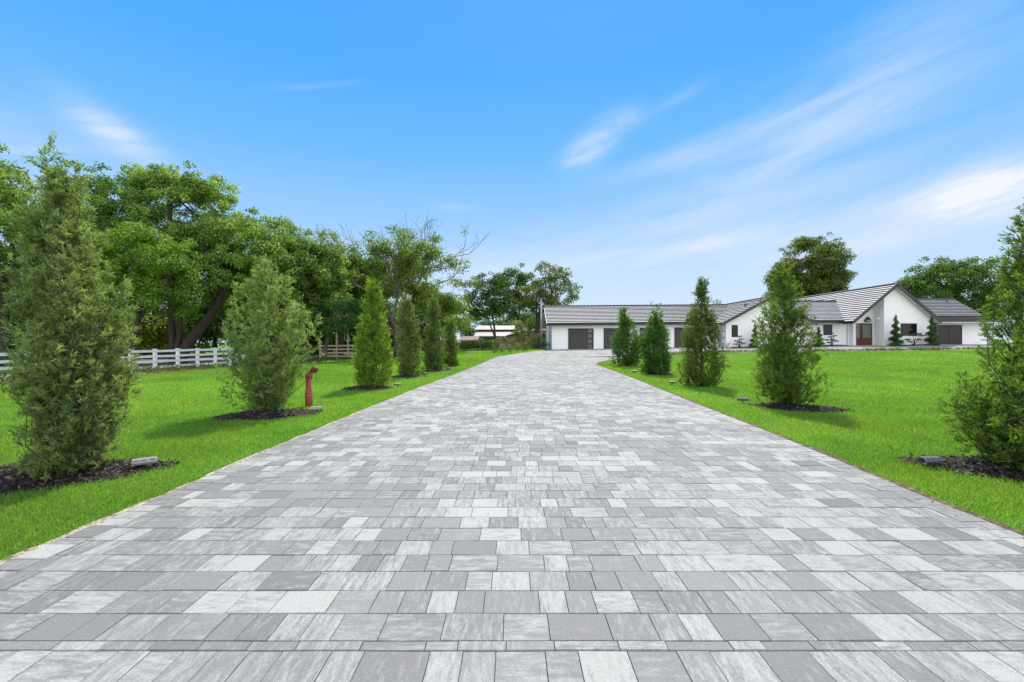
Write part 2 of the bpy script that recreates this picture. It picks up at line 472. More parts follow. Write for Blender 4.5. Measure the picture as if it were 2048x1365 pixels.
    tag(mb.build('driveway_bedding', mat), 'sandy bedding showing along the edges of the pavers', None, kind='structure')
    # bedding under the forecourt
    mb = MB()
    for (y0, y1) in ((37.35, 49.6),):
        Tt, Y = np.meshgrid(np.linspace(0, 1, 220), np.linspace(y0, y1, 70))
        X = Lx(Y) + Tt * (62 - Lx(Y))
        Z = gz(X, Y) - .022
        n, m = X.shape
        i, j = np.meshgrid(np.arange(n - 1), np.arange(m - 1), indexing='ij')
        mb.add(np.stack([X, Y, Z], -1), np.stack([i * m + j, i * m + j + 1, (i + 1) * m + j + 1, (i + 1) * m + j], -1).reshape(-1, 4), (.8, .8, .8))
    tag(mb.build('forecourt_bedding', plain('forecourt_sand', (.25, .25, .24), .9, .2, 6)), 'sand bed below the pavers in front of the house', None, kind='structure')
driveway()

# ------------------------------------------------------------------ the white house
def roof_slope(mb, A, B, C, D, n, butt=.105, under=True, seed=0, tone=1.0):
    """tiled slope: eave A->B, ridge D->C, n courses stepped like flat roof tiles"""
    rng = np.random.default_rng(seed)
    A, B, C, D = (np.asarray(p, float) for p in (A, B, C, D))
    nm = unit(np.cross(B - A, D - A))
    n = int(round(n * 1.08))
    for i in range(n):
        t0, t1 = i / n, (i + 1) / n
        l0, r0, l1, r1 = A + (D - A) * t0, B + (C - B) * t0, A + (D - A) * t1, B + (C - B) * t1
        m = max(1, int(np.linalg.norm(r0 - l0) / .42))
        u = np.linspace(0, 1, m + 1)[:, None]
        lo, up = l0 + (r0 - l0) * u + nm * butt, l1 + (r1 - l1) * u + nm * .012
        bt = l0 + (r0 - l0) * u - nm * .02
        V = np.stack([lo[:-1], lo[1:], up[1:], up[:-1]], 1).reshape(-1, 3)
        k = np.arange(m)[:, None] * 4
        tn = np.repeat(np.clip(rng.normal(1, .05, m), .7, 1.3), 4)[:, None] * np.ones(3) * tone
        mb.add(V, k + np.arange(4), tn)
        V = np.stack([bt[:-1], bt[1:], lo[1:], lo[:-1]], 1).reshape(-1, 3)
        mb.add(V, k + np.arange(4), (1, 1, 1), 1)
    if under:
        d = -.2 * nm
        mb.add([A + d, B + d, C + d, D + d], [(3, 2, 1, 0)], (1, 1, 1), 2)

def ridge_caps(mb, a, b, r=.11):
    a, b = np.asarray(a, float), np.asarray(b, float)
    n = max(1, int(np.linalg.norm(b - a) / .42))
    for i in range(n):
        p, q = a + (b - a) * i / n, a + (b - a) * (i + 1.12) / n
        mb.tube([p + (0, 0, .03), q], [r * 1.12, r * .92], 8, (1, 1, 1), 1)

def wall_front(mb, x0, x1, z0, top, holes, y, depth=.16, breaks=()):
    """a wall face on the plane y (seen from -y) with rectangular holes and their reveals; top(x) piecewise linear"""
    xs = sorted(set([x0, x1] + [h[0] for h in holes] + [h[1] for h in holes] + list(breaks)))
    for a, b in zip(xs[:-1], xs[1:]):
        cut = sorted([(h[2], h[3]) for h in holes if h[0] <= a + 1e-6 and h[1] >= b - 1e-6])
        z = z0
        for lo, hi in cut:
            if lo > z: mb.add([(a, y, z), (b, y, z), (b, y, lo), (a, y, lo)], [(0, 1, 2, 3)])
            z = hi
        mb.add([(a, y, z), (b, y, z), (b, y, top(b)), (a, y, top(a))], [(0, 1, 2, 3)])
    for (a, b, lo, hi) in holes:
        q = y + depth
        mb.add([(a, y, lo), (a, q, lo), (a, q, hi), (a, y, hi), (b, y, lo), (b, q, lo), (b, q, hi), (b, y, hi)],
               [(0, 1, 2, 3), (5, 4, 7, 6), (3, 2, 6, 7), (1, 0, 4, 5)])

def wall_side(mb, x, y0, y1, z0, z1):
    mb.add([(x, y0, z0), (x, y1, z0), (x, y1, z1), (x, y0, z1)], [(0, 1, 2, 3)])

def house():
    H = thing('white_house', 'long low white stucco house with grey tiled roofs and a four door garage wing', 'house', (20, 49, .7))
    HL = (20, 49, .7)
    B = lambda mb, name, mats, par=None: mb.build(name, mats, par or H, HL)
    # ---- garage wing
    sh = lambda x: .009 * (x - 4.26)
    gx0, gx1, gy = 4.26, 21.5, 49.0
    doors = [(5.97, 8.70), (9.75, 12.47), (13.57, 16.30), (17.28, 20.02)]
    holes = [(a, b, gz(a, gy) - .3, 2.90 + sh(a)) for a, b in doors]
    w = MB()
    wall_front(w, gx0, gx1, .1, lambda x: 3.22 + sh(x), holes, gy, .22)
    # end wall of the garage with its gable
    w.add([(gx0, 58, .1), (gx0, gy, .1), (gx0, gy, 3.22), (gx0, 53.5, 5.25), (gx0, 58, 3.22)], [(0, 1, 2, 3, 4)])
    B(w, 'wall', M_WHITEWALL)
    rng = np.random.default_rng(5)
    for i, (a, b) in enumerate(doors):
        z0, z1 = float(gz(a, gy)) - .02, 2.90 + sh(a)
        d = MB()
        n = 4
        for k in range(n):
            lo, hi = z0 + (z1 - z0) * k / n + .008, z0 + (z1 - z0) * (k + 1) / n - .008
            d.box((a, gy + .16, lo), (b, gy + .20, hi))
            d.box((a + .04, gy + .15, lo + .05), (b - .62, gy + .16, hi - .05), (.92, .92, .92))
        d.box((a, gy + .185, z0), (b, gy + .215, z1), (.4, .4, .4))
        od = B(d, 'garage_door', M_GDOOR)
        for k in range(n):
            lo, hi = z0 + (z1 - z0) * k / n, z0 + (z1 - z0) * (k + 1) / n
            p = MB()
            p.box((b - .54, gy + .148, lo + .10), (b - .17, gy + .159, hi - .10))
            B(p, 'window_pane', plain('garage_pane', (.10, .105, .10), .12, spec=.7), od)
    f = MB()
    for a, b in doors:                                  # white painted surrounds
        z1 = 2.90 + sh(a)
        f.box((a - .10, gy - .03, .3), (a - .003, gy + .10, z1 + .10))
        f.box((b + .003, gy - .03, .3), (b + .10, gy + .10, z1 + .10))
        f.box((a - .003, gy - .03, z1 + .003), (b + .003, gy + .10, z1 + .10))
    B(f, 'door_surround', M_WHITE)
    r = MB()
    e0, e1 = 3.70, 23.5
    roof_slope(r, (e0, 48.4, 3.40), (e1, 48.4, 3.40 + sh(e1)), (26.5, 53.6, 5.55 + .17), (e0 + .05, 53.6, 5.55), 11, seed=1)
    roof_slope(r, (26.5, 58.8, 3.45), (e0, 58.8, 3.40), (e0 + .05, 53.6, 5.55), (26.5, 53.6, 5.72), 10, seed=2)
    ridge_caps(r, (e0, 53.6, 5.60), (25, 53.6, 5.76))
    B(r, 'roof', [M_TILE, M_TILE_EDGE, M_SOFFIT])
    f = MB()
    f.bar((e0, 48.36, 3.29), (20.95, 48.36, 3.29 + sh(20.95)), .05, .24)
    f.bar((e0, 48.30, 3.36), (20.95, 48.30, 3.36 + sh(20.95)), .12, .07)
    f.bar((e0 - .03, 48.4, 3.28), (e0 + .02, 53.6, 5.42), .05, .22)
    B(f, 'fascia', M_CHAR)
    def rain_chain(x, y, z0, z1):
        c = MB()
        z = z1
        while z > z0:
            c.lathe([(.02, -.0), (.055, .07), (.06, .10), (.03, .105)], (x, y, z - .11), 8)
            c.tube([(x, y, z - .16), (x, y, z - .10)], .012, 5)
            z -= .17
        B(c, 'rain_chain', M_BLACK)
    rain_chain(4.02, 48.75, .75, 3.2)
    # ---- left gabled wing
    x0, x1, ax = 20.9, 30.2, 25.55
    ze, za, yf, yb = 3.33, 5.86, 45.6, 62
    fy, wx0, wx1 = 46.2, 21.5, 29.6
    sl = (za - ze) / (ax - x0)
    top = lambda x: za - sl * abs(x - ax) - .16
    wins = [(22.05, 22.70, 1.95, 3.17)]
    w = MB()
    wall_front(w, wx0, wx1, .1, top, wins, fy, .12, (ax,))
    wall_side(w, wx0, fy, 49.2, .1, 3.30)
    w.add([(wx1, fy, .1), (wx1, 50, .1), (wx1, 50, 3.30), (wx1, fy, 3.30)], [(0, 1, 2, 3)])
    B(w, 'wall', M_WHITEWALL)
    r = MB()
    roof_slope(r, (x0, yb, ze), (x0, yf, ze), (ax, yf, za), (ax, yb, za), 12, seed=3)
    roof_slope(r, (x1, yf, ze), (x1, yb, ze), (ax, yb, za), (ax, yf, za), 12, seed=4)
    ridge_caps(r, (ax, yb, za + .05), (ax, yf, za + .05))
    r.lathe([(.16, 0), (.16, .30), (.2, .31), (.02, .36)], (24.3, 47.8, 5.05), 10, (.5, .5, .5))
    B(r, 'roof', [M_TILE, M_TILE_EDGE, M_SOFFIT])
    f = MB()
    f.bar((x0 - .04, yf - .03, ze - .08), (ax, yf - .03, za - .06), .06, .25)
    f.bar((x1 + .04, yf - .03, ze - .08), (ax, yf - .03, za - .06), .06, .25)
    f.bar((x0 - .03, yf - .03, ze - .10), (x0 - .03, 48.3, ze - .06), .05, .22)
    B(f, 'fascia', M_CHAR)
    def window(a, b, lo, hi, y, mull=0):
        g = MB()
        t = .05
        g.box((a, y + .04, lo), (b, y + .09, lo + t)); g.box((a, y + .04, hi - t), (b, y + .09, hi))
        g.box((a, y + .04, lo + t), (a + t, y + .09, hi - t)); g.box((b - t, y + .04, lo + t), (b, y + .09, hi - t))
        for i in range(mull):
            xm = a + (b - a) * (i + 1) / (mull + 1)
            g.box((xm - .03, y + .04, lo + t), (xm + .03, y + .09, hi - t))
        o = B(g, 'window', M_BLACK)
        p = MB()
        p.box((a + t, y + .06, lo + t), (b - t, y + .075, hi - t))
        B(p, 'pane', M_GLASS, o)
    window(*wins[0], fy)
    rain_chain(20.98 + .2, 47.2, .95, 3.15)
    # ---- recessed middle section
    w = MB()
    wy = 47.3
    mw = [(32.0, 32.95, 2.16, 3.26)]
    wall_front(w, wx1, 34.72, .1, lambda x: 3.5, mw, wy, .12)
    B(w, 'wall', M_WHITEWALL)
    window(*mw[0], wy)
    r = MB()
    roof_slope(r, (29.4, 46.4, 3.63), (34.2, 46.4, 3.63), (36.6, 51.5, 5.95), (28.5, 51.5, 5.95), 13, .07, seed=5)
    roof_slope(r, (37, 56.5, 3.7), (28.5, 56.5, 3.7), (28.5, 51.5, 5.95), (36.6, 51.5, 5.95), 8, seed=6)
    ridge_caps(r, (28.5, 51.5, 6.0), (36.4, 51.5, 6.0))
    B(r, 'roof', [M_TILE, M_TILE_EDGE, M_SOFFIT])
    f = MB()
    f.bar((30.2, 46.36, 3.52), (34.0, 46.36, 3.52), .05, .25)
    f.bar((30.2, 46.30, 3.60), (34.0, 46.30, 3.60), .12, .07)
    B(f, 'fascia', M_CHAR)
    rain_chain(34.05, 46.75, 1.1, 3.4)
    # ---- entrance gable
    x0, x1, ax = 33.4, 42.0, 37.66
    ze, za, yf, yb = 3.48, 7.12, 45.0, 63
    sl = (za - ze) / (ax - x0)
    top = lambda x: za - sl * abs(x - ax) - .18
    dy, fy = 46.8, 45.5
    door = (34.98, 36.68, 1.0, 3.37)
    big = (38.42, 40.08, 2.06, 3.31)
    w = MB()
    wall_front(w, 34.72, 36.8, .1, lambda x: top(x) if x < ax else top(ax), [door], dy, .14)
    wall_side(w, 34.72, dy, 47.4, .1, 3.5)
    wall_side(w, 36.8, fy, dy, .1, top(36.8))
    wall_front(w, 36.8, 41.6, .1, top, [big], fy, .12, (ax,))
    w.add([(41.6, fy, .1), (41.6, 50, .1), (41.6, 50, 3.5), (41.6, fy, 3.5)], [(0, 1, 2, 3)])
    B(w, 'wall', M_WHITEWALL)
    window(*big, fy)
    f = MB()
    a, b, lo, hi = door
    f.box((a - .09, dy - .025, lo), (a - .003, dy + .05, hi + .09)); f.box((b + .003, dy - .025, lo), (b + .09, dy + .05, hi + .09))
    f.box((a - .003, dy - .025, hi + .003), (b + .003, dy + .05, hi + .09))
    B(f, 'door_surround', M_WHITE)
    lo = float(gz(35.5, dy)) - .02
    d = MB()
    def leaf(p, q):
        t = .12
        d.box((p, dy + .06, lo), (p + t, dy + .11, hi)); d.box((q - t, dy + .06, lo), (q, dy + .11, hi))
        d.box((p + t, dy + .06, hi - t), (q - t, dy + .11, hi)); d.box((p + t, dy + .06, lo), (q - t, dy + .11, lo + .18))
        d.box((p + t, dy + .06, lo + .66), (q - t, dy + .11, lo + .78))
        d.box((p + t, dy + .08, lo + .18), (q - t, dy + .10, lo + .66), (.85, .85, .85))
        d.box((p + t + .06, dy + .07, lo + .24), (q - t - .06, dy + .08, lo + .60), (1.1, 1.1, 1.1))
    m = a + .60
    leaf(a, m - .02); leaf(m + .02, b)
    d.box((m - .02, dy + .05, lo), (m + .02, dy + .12, hi), (.6, .6, .6))
    od = B(d, 'front_door', M_WOOD)
    for p, q in ((a, m - .02), (m + .02, b)):
        g = MB()
        g.box((p + .12, dy + .078, lo + .78), (q - .12, dy + .092, hi - .12))
        B(g, 'glass', M_DGLASS, od)
    g = MB()
    g.tube([(m + .10, dy + .01, lo + .95), (m + .10, dy + .01, lo + 1.3)], .014, 6)
    g.box((m + .09, dy + .01, lo + 1.0), (m + .11, dy + .06, lo + 1.02)); g.box((m + .09, dy + .01, lo + 1.23), (m + .11, dy + .06, lo + 1.25))
    B(g, 'handle', M_BLACK, od)
    # dark arched wall lamp with two white bulbs over the door
    g = MB()
    pts = [(-.33, 0), (-.30, .10), (-.2, .26), (-.1, .40), (0, .44), (.1, .40), (.2, .26), (.30, .10), (.33, 0), (.2, -.09), (-.2, -.09)]
    V = [(36.12 + x, dy - .16, 3.58 + z) for x, z in pts] + [(36.12 + x, dy, 3.58 + z) for x, z in pts]
    k = len(pts)
    g.add(V, [tuple(range(k))[::-1]]); g.add(V, [(i, (i + 1) % k, k + (i + 1) % k, k + i) for i in range(k)])
    ol = B(g, 'wall_lamp', M_BLACK)
    for x in (-.1, .1):
        g = MB()
        g.lathe([(.01, 0), (.06, .03), (.075, .08), (.05, .13), (.01, .15)], (36.12 + x, dy - .19, 3.56), 10)
        B(g, 'bulb', M_WHITE, ol)
    for (x, y, z) in ((38.25, fy - .06, 6.32), (39.62, fy - .06, 5.16), (40.98, fy - .06, 4.02)):
        g = MB()
        g.lathe([(.10, 0), (.10, .06), (.04, .08), (.04, .12)], (x, y - .1, z), 10)
        B(g, 'soffit_light', M_WHITE)
    g = MB()
    g.box((36.62, fy + .5, 3.75), (36.80, fy + .66, 3.93)); g.lathe([(.01, 0), (.09, .05), (.09, .12), (.01, .16)], (36.58, fy + .58, 3.72), 10)
    B(g, 'security_light', M_WHITE)
    r = MB()
    roof_slope(r, (x0, yb, ze), (x0, yf, ze), (ax, yf, za), (ax, yb, za), 15, seed=7)
    roof_slope(r, (x1, yf, ze), (x1, yb, ze), (ax, yb, za), (ax, yf, za), 15, seed=8)
    ridge_caps(r, (ax, yb, za + .05), (ax, yf, za + .05))
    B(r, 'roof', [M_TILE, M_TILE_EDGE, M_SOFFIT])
    f = MB()
    f.bar((x0 - .05, yf - .03, ze - .10), (ax, yf - .03, za - .05), .06, .30)
    f.bar((x1 + .05, yf - .03, ze - .10), (ax, yf - .03, za - .05), .06, .30)
    f.bar((x0 - .03, yf, ze - .12), (x0 - .03, 46.3, ze - .12), .05, .24)
    B(f, 'fascia', M_CHAR)
    # ---- right wing with the sliding door under a dark beam
    wy = 47.5
    sd_ = (43.95, 46.5, 1.0, 3.24)
    w = MB()
    wall_front(w, 41.6, 49.05, .1, lambda x: 3.62, [sd_], wy, .14)
    w.add([(49.05, wy, .1), (49.05, 52, .1), (49.05, 52, 3.62), (49.05, wy, 3.62)], [(0, 1, 2, 3)])
    B(w, 'wall', M_WHITEWALL)
    window(sd_[0], sd_[1], float(gz(45, wy)), sd_[3], wy, 1)
    r = MB()
    roof_slope(r, (41.2, 46.5, 4.06), (47.75, 46.5, 4.06), (47.75, 49.7, 6.02), (40.6, 49.7, 6.02), 10, seed=9)
    roof_slope(r, (47.75, 53, 4.06), (40, 53, 4.06), (40, 49.7, 6.02), (47.75, 49.7, 6.02), 8, seed=10)
    ridge_caps(r, (40.5, 49.7, 6.06), (47.8, 49.7, 6.06), .09)
    r.lathe([(.05, 0), (.05, .35), (.02, .36)], (46.4, 49.1, 5.7), 8, (.25, .25, .25))
    B(r, 'roof', [M_TILE, M_TILE_EDGE, M_SOFFIT])
    f = MB()
    f.box((42.0, 46.42, 3.72), (47.8, 46.55, 4.02))
    f.box((42.0, 46.5, 3.42), (49.1, 46.7, 3.715), (1.3, 1.3, 1.3))
    f.box((42.25, 45.85, .9), (42.52, 46.1, 3.45))
    B(f, 'fascia', M_CHAR)
    g = MB()
    g.box((42.4, 46.46, 3.415), (49.1, 46.495, 3.47)); g.box((42.0, 46.7, 3.40), (49.1, 47.5, 3.44), (.8, .8, .8))
    B(g, 'gutter', M_WHITE)
house()

def planting_bed(x0, x1, y0, y1, label):
    mb = MB()
    rng = np.random.default_rng(int(x0 * 10))
    n = int((x1 - x0) / .3)
    xs = np.linspace(x0, x1, n)
    ja, jb = rng.normal(0, .04, n), rng.normal(0, .03, n)
    V = []
    for t, h in ((0, 0), (.15, .07), (.6, .10), (1, .06)):
        yy = y0 + (y1 - y0) * t + (ja if t == 0 else 0)
        V.append(np.stack([xs, yy + 0 * xs, gz(xs, yy) + h + jb * .3], 1))
    i, j = np.meshgrid(np.arange(3), np.arange(n - 1), indexing='ij')
    mb.add(np.concatenate(V), np.stack([i * n + j, i * n + j + 1, (i + 1) * n + j + 1, (i + 1) * n + j], -1).reshape(-1, 4))
    tag(mb.build('planting_bed', M_SOIL), label, 'planting bed', 'dark planting beds along the house front')
planting_bed(21.7, 29.4, 45.0, 46.15, 'dark soil bed along the wall of the left gable')
planting_bed(30.0, 33.9, 46.3, 47.25, 'dark soil bed below the small window left of the front door')
planting_bed(37.0, 41.5, 44.5, 45.45, 'dark soil bed below the wide window right of the front door')

# ------------------------------------------------------------------ foliage builders
def leaves(mb, P, A, N, length, width, tint):
    """diamond leaves: base P, axis A, normal N"""
    W = unit(np.cross(A, N))
    l, w = np.asarray(length).reshape(-1, 1), np.asarray(width).reshape(-1, 1)
    Q = np.stack([P, P + A * l * .5 + W * w * .5, P + A * l, P + A * l * .5 - W * w * .5], 1)
    mb.add(Q.reshape(-1, 3), np.arange(len(P) * 4).reshape(-1, 4), np.repeat(tint, 4, 0))

def rand_dir(rng, n):
    return unit(rng.normal(size=(n, 3)))

LEAF_GAIN = np.array([1.55, 1.5, 1.4])
NEEDLE_DARK, NEEDLE_LIGHT = np.array([1.05, 1.1, 1.2]), np.array([2.15, 2.05, 2.1])
def leaf_lobes(mb, lobes, density, ll, rng, dark, light, shell=.78, droop=.15, vary=.5):
    """leaf clumps: lobes = [(cx,cy,cz, rx,ry,rz)]"""
    dark, light = np.array(dark) * LEAF_GAIN, np.array(light) * LEAF_GAIN
    for (cx, cy, cz, rx, ry, rz) in lobes:
        area = 4 * math.pi * ((rx * ry + rx * rz + ry * rz) / 3)
        n = int(area * density / (ll * ll * .3))
        if n < 4: continue
        u = rand_dir(rng, n)
        keep = (u[:, 2] > -.35) | (rng.random(n) < .45)
        u = u[keep]; n = len(u)
        f = np.where(rng.random(n) < shell, rng.uniform(.82, 1.08, n), rng.uniform(.3, .85, n))
        f *= 1 + .16 * np.sin(u[:, 0] * 7 + cx * 3) * np.sin(u[:, 1] * 6 + cy) + .12 * np.sin(u[:, 2] * 9 + cz)
        P = np.array([cx, cy, cz]) + u * f[:, None] * np.array([rx, ry, rz])
        N = unit(u * .8 + rand_dir(rng, n) * .55 + np.array([0, 0, .35]))
        A = rand_dir(rng, n) * .8 + u * .35 + np.array([0, 0, -droop])
        A = unit(A - (A * N).sum(1, keepdims=True) * N * .8)
        g = np.clip(rng.random() * vary + (1 - vary) * .4 + rng.normal(0, .2, n), 0, 1)[:, None]
        tint = (dark + (light - dark) * g) * rng.uniform(.8, 1.2, n)[:, None]
        L = ll * rng.uniform(.7, 1.25, n)
        leaves(mb, P, A, N, L, L * rng.uniform(.42, .6, n), tint)

def crown_lobes(rng, c, r, n, lr, inner=.25, flat=.75, low=-.55):
    out = []
    c, r = np.array(c, float), np.array(r, float)
    while len(out) < n:
        u = rand_dir(rng, 1)[0]
        if u[2] < low: continue
        f = rng.uniform(.2, .6) if rng.random() < inner else rng.uniform(.68, .95)
        q = lr * rng.uniform(.55, 1.25)
        if rng.random() < .28:
            f, q = rng.uniform(.92, 1.14), lr * rng.uniform(.35, .6)
        p = c + u * f * r
        out.append((*p, q, q * rng.uniform(.85, 1.15), q * flat * rng.uniform(.8, 1.15)))
    return out

def limb(mb, rng, a, b, r0, r1, bend=.12, sides=7, seg=6, tint=(1, 1, 1)):
    a, b = np.array(a, float), np.array(b, float)
    L = np.linalg.norm(b - a)
    t = np.linspace(0, 1, seg)[:, None]
    off = rng.normal(0, 1, 3) * bend * L
    off2 = rng.normal(0, 1, (seg, 3)) * bend * L * .12
    off2[0] = off2[-1] = 0
    P = a + (b - a) * t + off * np.sin(t * math.pi) + off2
    mb.tube(P, np.linspace(r0, r1, seg), sides, tint)
    return P

def broad_tree(name, label, cat, x, y, crowns, trunk, ll, density, dark, light, seed, lr=1.0, nl=40, group=None, vary=.5, extra_lobes=(), limbs=10, inner=.25, low=-.55, bark=None):
    """crowns: [(cx,cy,cz,rx,ry,rz,n)] world positions; trunk: [(points, r0, r1)]"""
    rng = np.random.default_rng(seed)
    z = float(gz(x, y))
    t = thing(name, label, cat, (x, y, z), group)
    lobes = list(extra_lobes)
    for c in crowns:
        lobes += crown_lobes(rng, c[:3], c[3:6], c[6], lr, inner, .75, low)
    mb = MB()
    leaf_lobes(mb, lobes, density, ll, rng, dark, light, vary=vary)
    mb.build('crown', M_LEAF, t, (x, y, z))
    mb = MB()
    tips = []
    for pts, r0, r1 in trunk:
        pts = np.array(pts, float)
        n = max(8, len(pts) * 3)
        s = np.linspace(0, len(pts) - 1, n)
        P = np.stack([np.interp(s, np.arange(len(pts)), pts[:, k]) for k in range(3)], 1)
        P[1:-1] = (P[:-2] + P[1:-1] * 2 + P[2:]) / 4
        P[1:-1] += rng.normal(0, r0 * .08, (n - 2, 3))
        rad = np.linspace(r0, r1, n)
        rad[0] *= 1.35
        mb.tube(P, rad, 10)
        tips.append((P, r1))
    for q in rng.permutation(len(lobes))[:limbs]:
        P, r1 = tips[rng.integers(len(tips))]
        s = P[rng.integers(len(P) * 2 // 3, len(P))]
        limb(mb, rng, s, s + (np.array(lobes[q][:3]) - s) * .86, r1 * .5, .025, .10)
    mb.build('trunk', bark or M_BARK, t, (x, y, z))
    return t

def juniper(label, x, y, H, prof, seed, plumes, sprigs, nl=.05, nw=.010, L=(.32, .62), flare=.55, xo=((0, 0), (1, 0)), dark=(.030, .062, .030), light=(.135, .185, .055),
            spread=.075, leaders=(), sticks=70, trunk_r=.05, tmin=.03, needles=6, hollow=.25):
    rng = np.random.default_rng(seed)
    z = float(gz(x, y)) - .03
    t = thing('juniper', label, 'juniper', (x, y, z), 'young junipers lining the driveway')
    pt, pr = np.array(prof).T
    xt, xv = np.array(xo).T
    # plume tips; some sectors stay empty so that the inside shows
    tt = np.linspace(tmin, 1, 400)
    wgt = np.interp(tt, pt, pr) + .03
    ts = np.interp(rng.random(plumes), np.cumsum(wgt) / wgt.sum(), tt)
    ph = rng.random(plumes) * 2 * math.pi
    rr = np.interp(ts, pt, pr) * np.sqrt(rng.uniform(hollow, 1.05, plumes))
    rr *= 1 + .12 * np.sin(ph * 3 + seed) + .10 * np.sin(ph * 5 + ts * 9)
    open_ = vnoise(ph * 1.25 + seed * 3.1, ts * H * 1.9, .62, seed) > .30
    ph, ts, rr = ph[open_], ts[open_], rr[open_]
    plumes = len(ts)
    ox = np.interp(ts, xt, xv)
    tip = np.stack([rr * np.cos(ph) + ox, rr * np.sin(ph), ts * H], 1)
    d = unit(np.stack([np.cos(ph) * flare, np.sin(ph) * flare, np.full(plumes, 1.0)], 1) + rng.normal(0, .17, (plumes, 3)))
    Ls = rng.uniform(*L, plumes) * np.clip(.55 + .9 * np.interp(ts, pt, pr) / pr.max(), .6, 1.25)
    start = tip - d * Ls[:, None]
    start[:, 2] = np.maximum(start[:, 2], .04)
    for (lx, ly, lz, lh, ll_) in leaders:             # thin leading shoots that stand clear of the top
        tip = np.vstack([tip, (lx, ly, lh)]); d = np.vstack([d, unit(np.array([lx * .15, ly * .15, 1.0]))]); Ls = np.append(Ls, ll_)
        start = np.vstack([start, np.array([lx, ly, lh]) - d[-1] * ll_])
    ns = int(plumes * .16)                            # thin spiky shoots standing proud of the outline
    t2 = rng.uniform(.18, .97, ns); p2 = rng.random(ns) * 2 * math.pi
    q2 = np.interp(t2, pt, pr) * rng.uniform(.8, 1.12, ns)
    tp = np.stack([q2 * np.cos(p2) + np.interp(t2, xt, xv), q2 * np.sin(p2), t2 * H + rng.uniform(.06, .2, ns) * H / 3.3], 1)
    dd = unit(np.stack([np.cos(p2) * flare * .8, np.sin(p2) * flare * .8, np.full(ns, 1.0)], 1) + rng.normal(0, .14, (ns, 3)))
    l2 = rng.uniform(.3, .55, ns)
    tip = np.vstack([tip, tp]); start = np.vstack([start, tp - dd * l2[:, None]]); Ls = np.append(Ls, l2)
    n = len(tip)
    d = unit(tip - start)
    # tufts along every plume, sprigs fanning out of every tuft
    nt, k = 8, max(3, sprigs // 8)
    thin = np.ones(n); thin[plumes:] = .4
    sc = (Ls / np.mean(L))
    st = (np.arange(nt)[None] + rng.random((n, nt))) / nt
    rd = rand_dir(rng, n * nt).reshape(n, nt, 3)
    rd = unit(rd - (rd * d[:, None]).sum(-1, keepdims=True) * d[:, None])
    w = (spread * (1 - st) ** .6 + .01) * sc[:, None] * thin[:, None]
    tb = start[:, None] + (tip - start)[:, None] * st[..., None] + rd * (w * rng.uniform(.2, .8, (n, nt)))[..., None]
    td = unit(d[:, None] * .9 + rd * .75 + rng.normal(0, .15, (n, nt, 3)))
    tl = (.075 + .06 * rng.random((n, nt))) * (nl / .05) ** .8 * (.6 + .4 * thin[:, None])
    u = rng.random((n, nt, k)) ** .8
    P = tb[:, :, None] + td[:, :, None] * (tl[..., None] * u)[..., None] + rng.normal(0, .012 * (nl / .05), (n, nt, k, 3))
    sdir = unit(td[:, :, None] + rng.normal(0, .42, (n, nt, k, 3)))
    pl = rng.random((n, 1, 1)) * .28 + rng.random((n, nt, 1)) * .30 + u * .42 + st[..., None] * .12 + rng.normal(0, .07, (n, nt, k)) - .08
    P, sdir, pl = P.reshape(-1, 3), sdir.reshape(-1, 3), pl.reshape(-1)
    m = len(P)
    # needles fanned along each sprig
    u = rng.random((m, needles)) * nl * 1.3
    nd = unit(sdir[:, None] + rng.normal(0, .42, (m, needles, 3)))
    Q = (P[:, None] + sdir[:, None] * u[..., None]).reshape(-1, 3)
    nd = nd.reshape(-1, 3)
    sd2 = unit(np.cross(nd, rand_dir(rng, len(nd))))
    ln = nl * rng.uniform(.6, 1.25, len(nd))[:, None]
    wd = nw * rng.uniform(.7, 1.3, len(nd))[:, None]
    V = np.stack([Q - sd2 * wd * .5, Q + sd2 * wd * .5, Q + nd * ln], 1).reshape(-1, 3)
    V[:, 2] = np.maximum(V[:, 2], .015)
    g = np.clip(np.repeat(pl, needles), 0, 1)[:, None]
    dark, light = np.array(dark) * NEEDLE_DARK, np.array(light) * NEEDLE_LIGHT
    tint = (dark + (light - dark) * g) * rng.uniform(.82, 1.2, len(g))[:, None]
    mb = MB()
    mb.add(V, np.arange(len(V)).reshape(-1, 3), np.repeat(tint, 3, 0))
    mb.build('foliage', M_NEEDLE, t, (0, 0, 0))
    mb = MB()
    hh = np.linspace(-.02, H * .86, 12)
    P0 = np.stack([np.interp(hh / H, xt, xv) + rng.normal(0, .012, 12), rng.normal(0, .012, 12), hh], 1)
    P0[0, :2] = 0
    mb.tube(P0, np.linspace(trunk_r, .008, 12), 7)
    idx = rng.permutation(n)[:sticks]
    for i in idx:
        zz = max(.06, start[i, 2] - np.linalg.norm(start[i, :2]) * rng.uniform(.6, 1.6))
        base = np.array([np.interp(zz / H, xt, xv), 0, min(zz, H * .8)])
        mid = base * .45 + start[i] * .55 + np.array([0, 0, -.03])
        mb.tube([base, mid, start[i], tip[i] - d[i] * .05], [.010, .008, .006, .003], 4, (1.5, 1.4, 1.3), 0, False)
    mb.build('trunk', M_BARK, t, (0, 0, 0))
    return t

